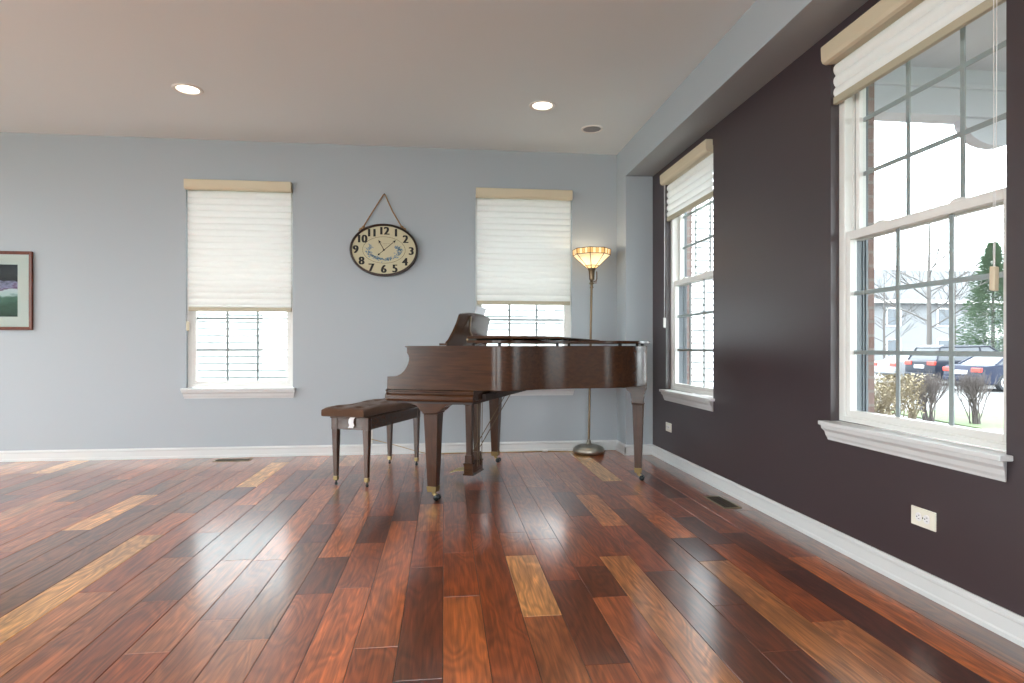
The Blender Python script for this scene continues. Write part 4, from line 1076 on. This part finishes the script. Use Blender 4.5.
def evergreen():
    x, y = ray(993, 32); t = empty('evergreen_tree', (x, y, GZ)); tag(t, 'soft green evergreen tree behind the dark car', 'tree', 'trees across the driveway')
    rd = random.Random(2); H = 7.2
    MB().tube([(0, 0, -.05), (0, 0, H*.95)], .1, 8, rs=[.12, .02]).build('trunk', bark, t)
    f = MB()
    for i in range(15000):
        z = rd.uniform(.35, H); R_ = 2.2*(1-((z-.35)/(H-.3)))**.75+.05; a = rd.uniform(0, 6.28)
        r = R_*math.sqrt(rd.uniform(.02, 1))*(.8+.25*math.sin(a*5+z*5)); c = Vector((r*math.cos(a), r*math.sin(a), z-r*.15))
        o_ = Vector((math.cos(a), math.sin(a), rd.uniform(-.3, .5))).normalized(); l = rd.uniform(.1, .26); s = o_.cross(Vector((rd.random(), rd.random(), 1))).normalized()*.034
        f.add([c-s, c+s, c+o_*l], [(0, 1, 2)])
    tag(f.build('needles', mat('pale_evergreen', (84, 106, 80), .9, var=.3, vscale=3), t, clean=False), kind='stuff')
evergreen()
def shrub(u, d, H, W, seed, label, mtl, leafy=0, flat=False, stems=16):
    x, y = ray(u, d); t = empty('bare_shrub', (x, y, GZ+.02)); tag(t, label, 'shrub', 'shrubs in the bed outside the window')
    rd = random.Random(seed); mb = MB()
    for i in range(stems):
        a = rd.uniform(0, 6.28); sp = rd.uniform(.1, .55)*W/H
        d_ = Vector((math.cos(a)*sp, math.sin(a)*sp, 1)).normalized(); p = Vector((rd.uniform(-.07, .07), rd.uniform(-.07, .07), -.03))
        L = H*.42; q = p+d_*L; mb.tube([p, p+d_*L*.5+Vector((.01, 0, 0)), q], .011, 5, rs=[.014, .011, .009])
        for j in range(3):
            grow(mb, q, (d_+Vector((rd.uniform(-.5, .5), rd.uniform(-.5, .5), .3))).normalized(), H*.26, .007, 2, rd, .15, .75, 3, .55)
    mb.build('twigs', mtl, t)
    if leafy:
        f = MB()
        for i in range(leafy):
            a = rd.uniform(0, 6.28); r = W*.5*math.sqrt(rd.random()); z = H*rd.uniform(.35, 1.0)
            c = Vector((r*math.cos(a), r*math.sin(a), z)); s = Vector((rd.uniform(-1, 1), rd.uniform(-1, 1), rd.uniform(-1, 1))).normalized()*.03; q = s.cross(Vector((0, .3, 1))).normalized()*.022
            f.add([c-s, c-q, c+s, c+q], [(0, 1, 2, 3)])
        tag(f.build('dry_flower_heads', mat('dry_straw', (130, 119, 96), .9, var=.12, vscale=6), t, clean=False), kind='stuff')
twig = mat('grey_twigs', (85, 78, 76), .95, var=.15, vscale=10)
straw = mat('straw_twigs', (116, 105, 87), .95, var=.15, vscale=10)
shrub(975, 12.6, 1.15, .9, 31, 'bare grey shrub with fanned stems right of the right muntin', twig, stems=20)
shrub(928, 12.2, 1.15, .9, 32, 'bare grey twiggy shrub in the middle panes of the large window', twig, stems=20)
shrub(897, 11.4, 1.1, .9, 33, 'straw coloured shrub with dry flower heads beside the brick edge', straw, leafy=900)
shrub(872, 10.2, 1.0, .8, 34, 'straw coloured shrub partly behind the brick edge', straw, leafy=700)
shrub(912, 13.6, 1.0, .9, 35, 'pale dry shrub between the straw shrub and the grey shrub', straw, leafy=500)

def car(loc, rz, body, label, suv=False):
    t = empty('parked_car', loc, rz); tag(t, label, 'car', 'cars parked in a row outside')
    pm = mat('car_paint', body, .3, coat=.05, spec=.15); gl = mat('car_glass', (52, 57, 64), .08)
    # local x forward, rear bumper at x=0
    L = 4.7; hw_ = .9
    if not suv: side = [(.02, .35), (.0, .55), (.03, .80), (.10, .93), (.55, .97), (.95, 1.00), (3.2, .99), (3.9, .92), (4.5, .78), (4.66, .62), (4.68, .38), (4.5, .25), (.25, .25)]
    else: side = [(.02, .38), (.0, .60), (.03, 1.0), (.12, 1.08), (3.3, 1.06), (4.0, .98), (4.5, .86), (4.66, .66), (4.68, .40), (4.5, .27), (.25, .27)]
    cab = [(.62, .97), (1.25, 1.36), (1.65, 1.42), (2.5, 1.41), (3.35, .98)] if not suv else [(.14, 1.06), (.42, 1.60), (.8, 1.68), (2.6, 1.66), (3.45, 1.05)]
    # body lofted across the width with tumblehome
    def loft(mb, prof, ws):
        n = len(prof); vs = []
        for (w_, sc, zc) in ws:
            for x, z in prof: vs.append((x, w_, z))
        return vs
    n = len(side); mb = MB(); vs = []; rows = [(-hw_, .94), (-hw_*.97, .985), (-hw_*.8, 1), (hw_*.8, 1), (hw_*.97, .985), (hw_, .94)]
    cxm, czm = L/2, .6
    for y, s in rows:
        for x, z in side: vs.append((cxm+(x-cxm)*(.5+.5*s), y, czm+(z-czm)*s))
    fs = [tuple(range(n)), tuple(range((len(rows)-1)*n, len(rows)*n))]
    for r_ in range(len(rows)-1):
        for i in range(n): j = (i+1) % n; fs.append((r_*n+i, r_*n+j, (r_+1)*n+j, (r_+1)*n+i))
    mb.add(vs, fs, True); mb.build('car_body', pm, t, bevel=.0)
    # cabin: glass volume with painted roof and pillars
    nb = len(cab); vs = []
    for y_, in_ in ((-1, 0), (1, 0)):
        for x, z in cab:
            k = (z-cab[0][1])/(max(c[1] for c in cab)-cab[0][1]); vs.append((x, y_*(hw_-.06-.17*k), z))
    fs = [tuple(range(nb)), tuple(range(nb, 2*nb))]+[(i, i+1, nb+i+1, nb+i) for i in range(nb-1)]
    MB().add(vs, fs).build('cabin_glass', gl, t)
    rf = MB(); zt = max(c[1] for c in cab)
    xs = (cab[1][0]-.05, cab[3][0]+.05); yv = hw_-.22
    rf.add([(xs[0], -yv, cab[1][1]+.01), (xs[1], -yv, cab[3][1]+.0), (xs[1], yv, cab[3][1]+.0), (xs[0], yv, cab[1][1]+.01), (xs[0]+.3, -yv+.1, zt+.04), (xs[1]-.2, -yv+.1, zt+.03), (xs[1]-.2, yv-.1, zt+.03), (xs[0]+.3, yv-.1, zt+.04)],
           [(0, 1, 5, 4), (1, 2, 6, 5), (2, 3, 7, 6), (3, 0, 4, 7), (4, 5, 6, 7)], True)
    for y_ in (-1, 1):
        for (xa_, za_), (xb_, zb_) in ((cab[0], cab[1]), (cab[-1], cab[-2]), ((2.2, cab[0][1]), (2.15, zt-.03))):
            rf.tube([(xa_, y_*(hw_-.055), za_), (xb_, y_*(hw_-.225), zb_)], .04, 6)
        rf.tube([(cab[1][0], y_*(hw_-.225), cab[1][1]), (cab[3][0], y_*(hw_-.225), cab[3][1])], .035, 6)
    rf.build('car_roof', pm, t)
    red = mat('tail_lamp_red', (190, 50, 38), .3)
    for y_ in (-1, 1):
        z0_, z1_ = (.70, .86) if not suv else (.86, 1.02)
        y0_, y1_ = sorted((y_*.46, y_*.885))
        MB().box(-.012, .10, y0_, y1_, z0_, z1_).build('tail_lamp', red, t, bevel=.02)
    MB().box(-.02, .03, -.27, .27, .62 if not suv else .72, .76 if not suv else .86).build('number_plate', M['paper'], t)
    MB().box(-.05, .2, -.86, .86, .34, .52).build('rear_bumper', pm, t, bevel=.05)
    tyre = mat('tyre', (40, 42, 46), .8); rim = mat('alloy_rim', (190, 194, 200), .3, metal=.6)
    for x in (.95, 3.75):
        for y_ in (-1, 1):
            prof = [(.20, -.1), (.30, -.1), (.33, -.06), (.33, .06), (.30, .1), (.20, .1)]
            g = MB().lathe(prof, seg=28); vs = [(x+a, y_*.83+c, .33+b) for a, b, c in g.v]; q = MB(); q.add(vs, g.f, True); wo = q.build('wheel', tyre, t)
            q = MB(); yo = y_*.925
            ring = MB().lathe([(.17, -.01), (.21, -.01), (.215, .01), (.17, .012)], seg=28); q.add([(x+a, yo+c*y_, .33+b) for a, b, c in ring.v], ring.f, True)
            for k in range(5):
                a = k*2*math.pi/5; q.tube([(x, yo, .33), (x+.18*math.cos(a), yo, .33+.18*math.sin(a))], .03, 6)
            q.ball((x, yo, .33), .05, 10, 6, (1, .4, 1)); q.build('alloy_rim', rim, wo)
            MB().lathe([(.001, -.02), (.2, -.02), (.2, .0), (.001, .0)], seg=20)
    return t
x, y = ray(961, 22.6); car((x, y, GZ), R(-3), (30, 37, 56), 'dark blue sedan with red tail lamps, rightmost of the parked cars')
x, y = ray(919, 26.0); car((x, y, GZ), R(-3), (32, 36, 46), 'dark grey blue estate car parked between the white car and the sedan', suv=True)
x, y = ray(883, 29.5); car((x, y, GZ), R(-3), (131, 133, 137), 'white car, leftmost of the parked cars, close to the brick edge')
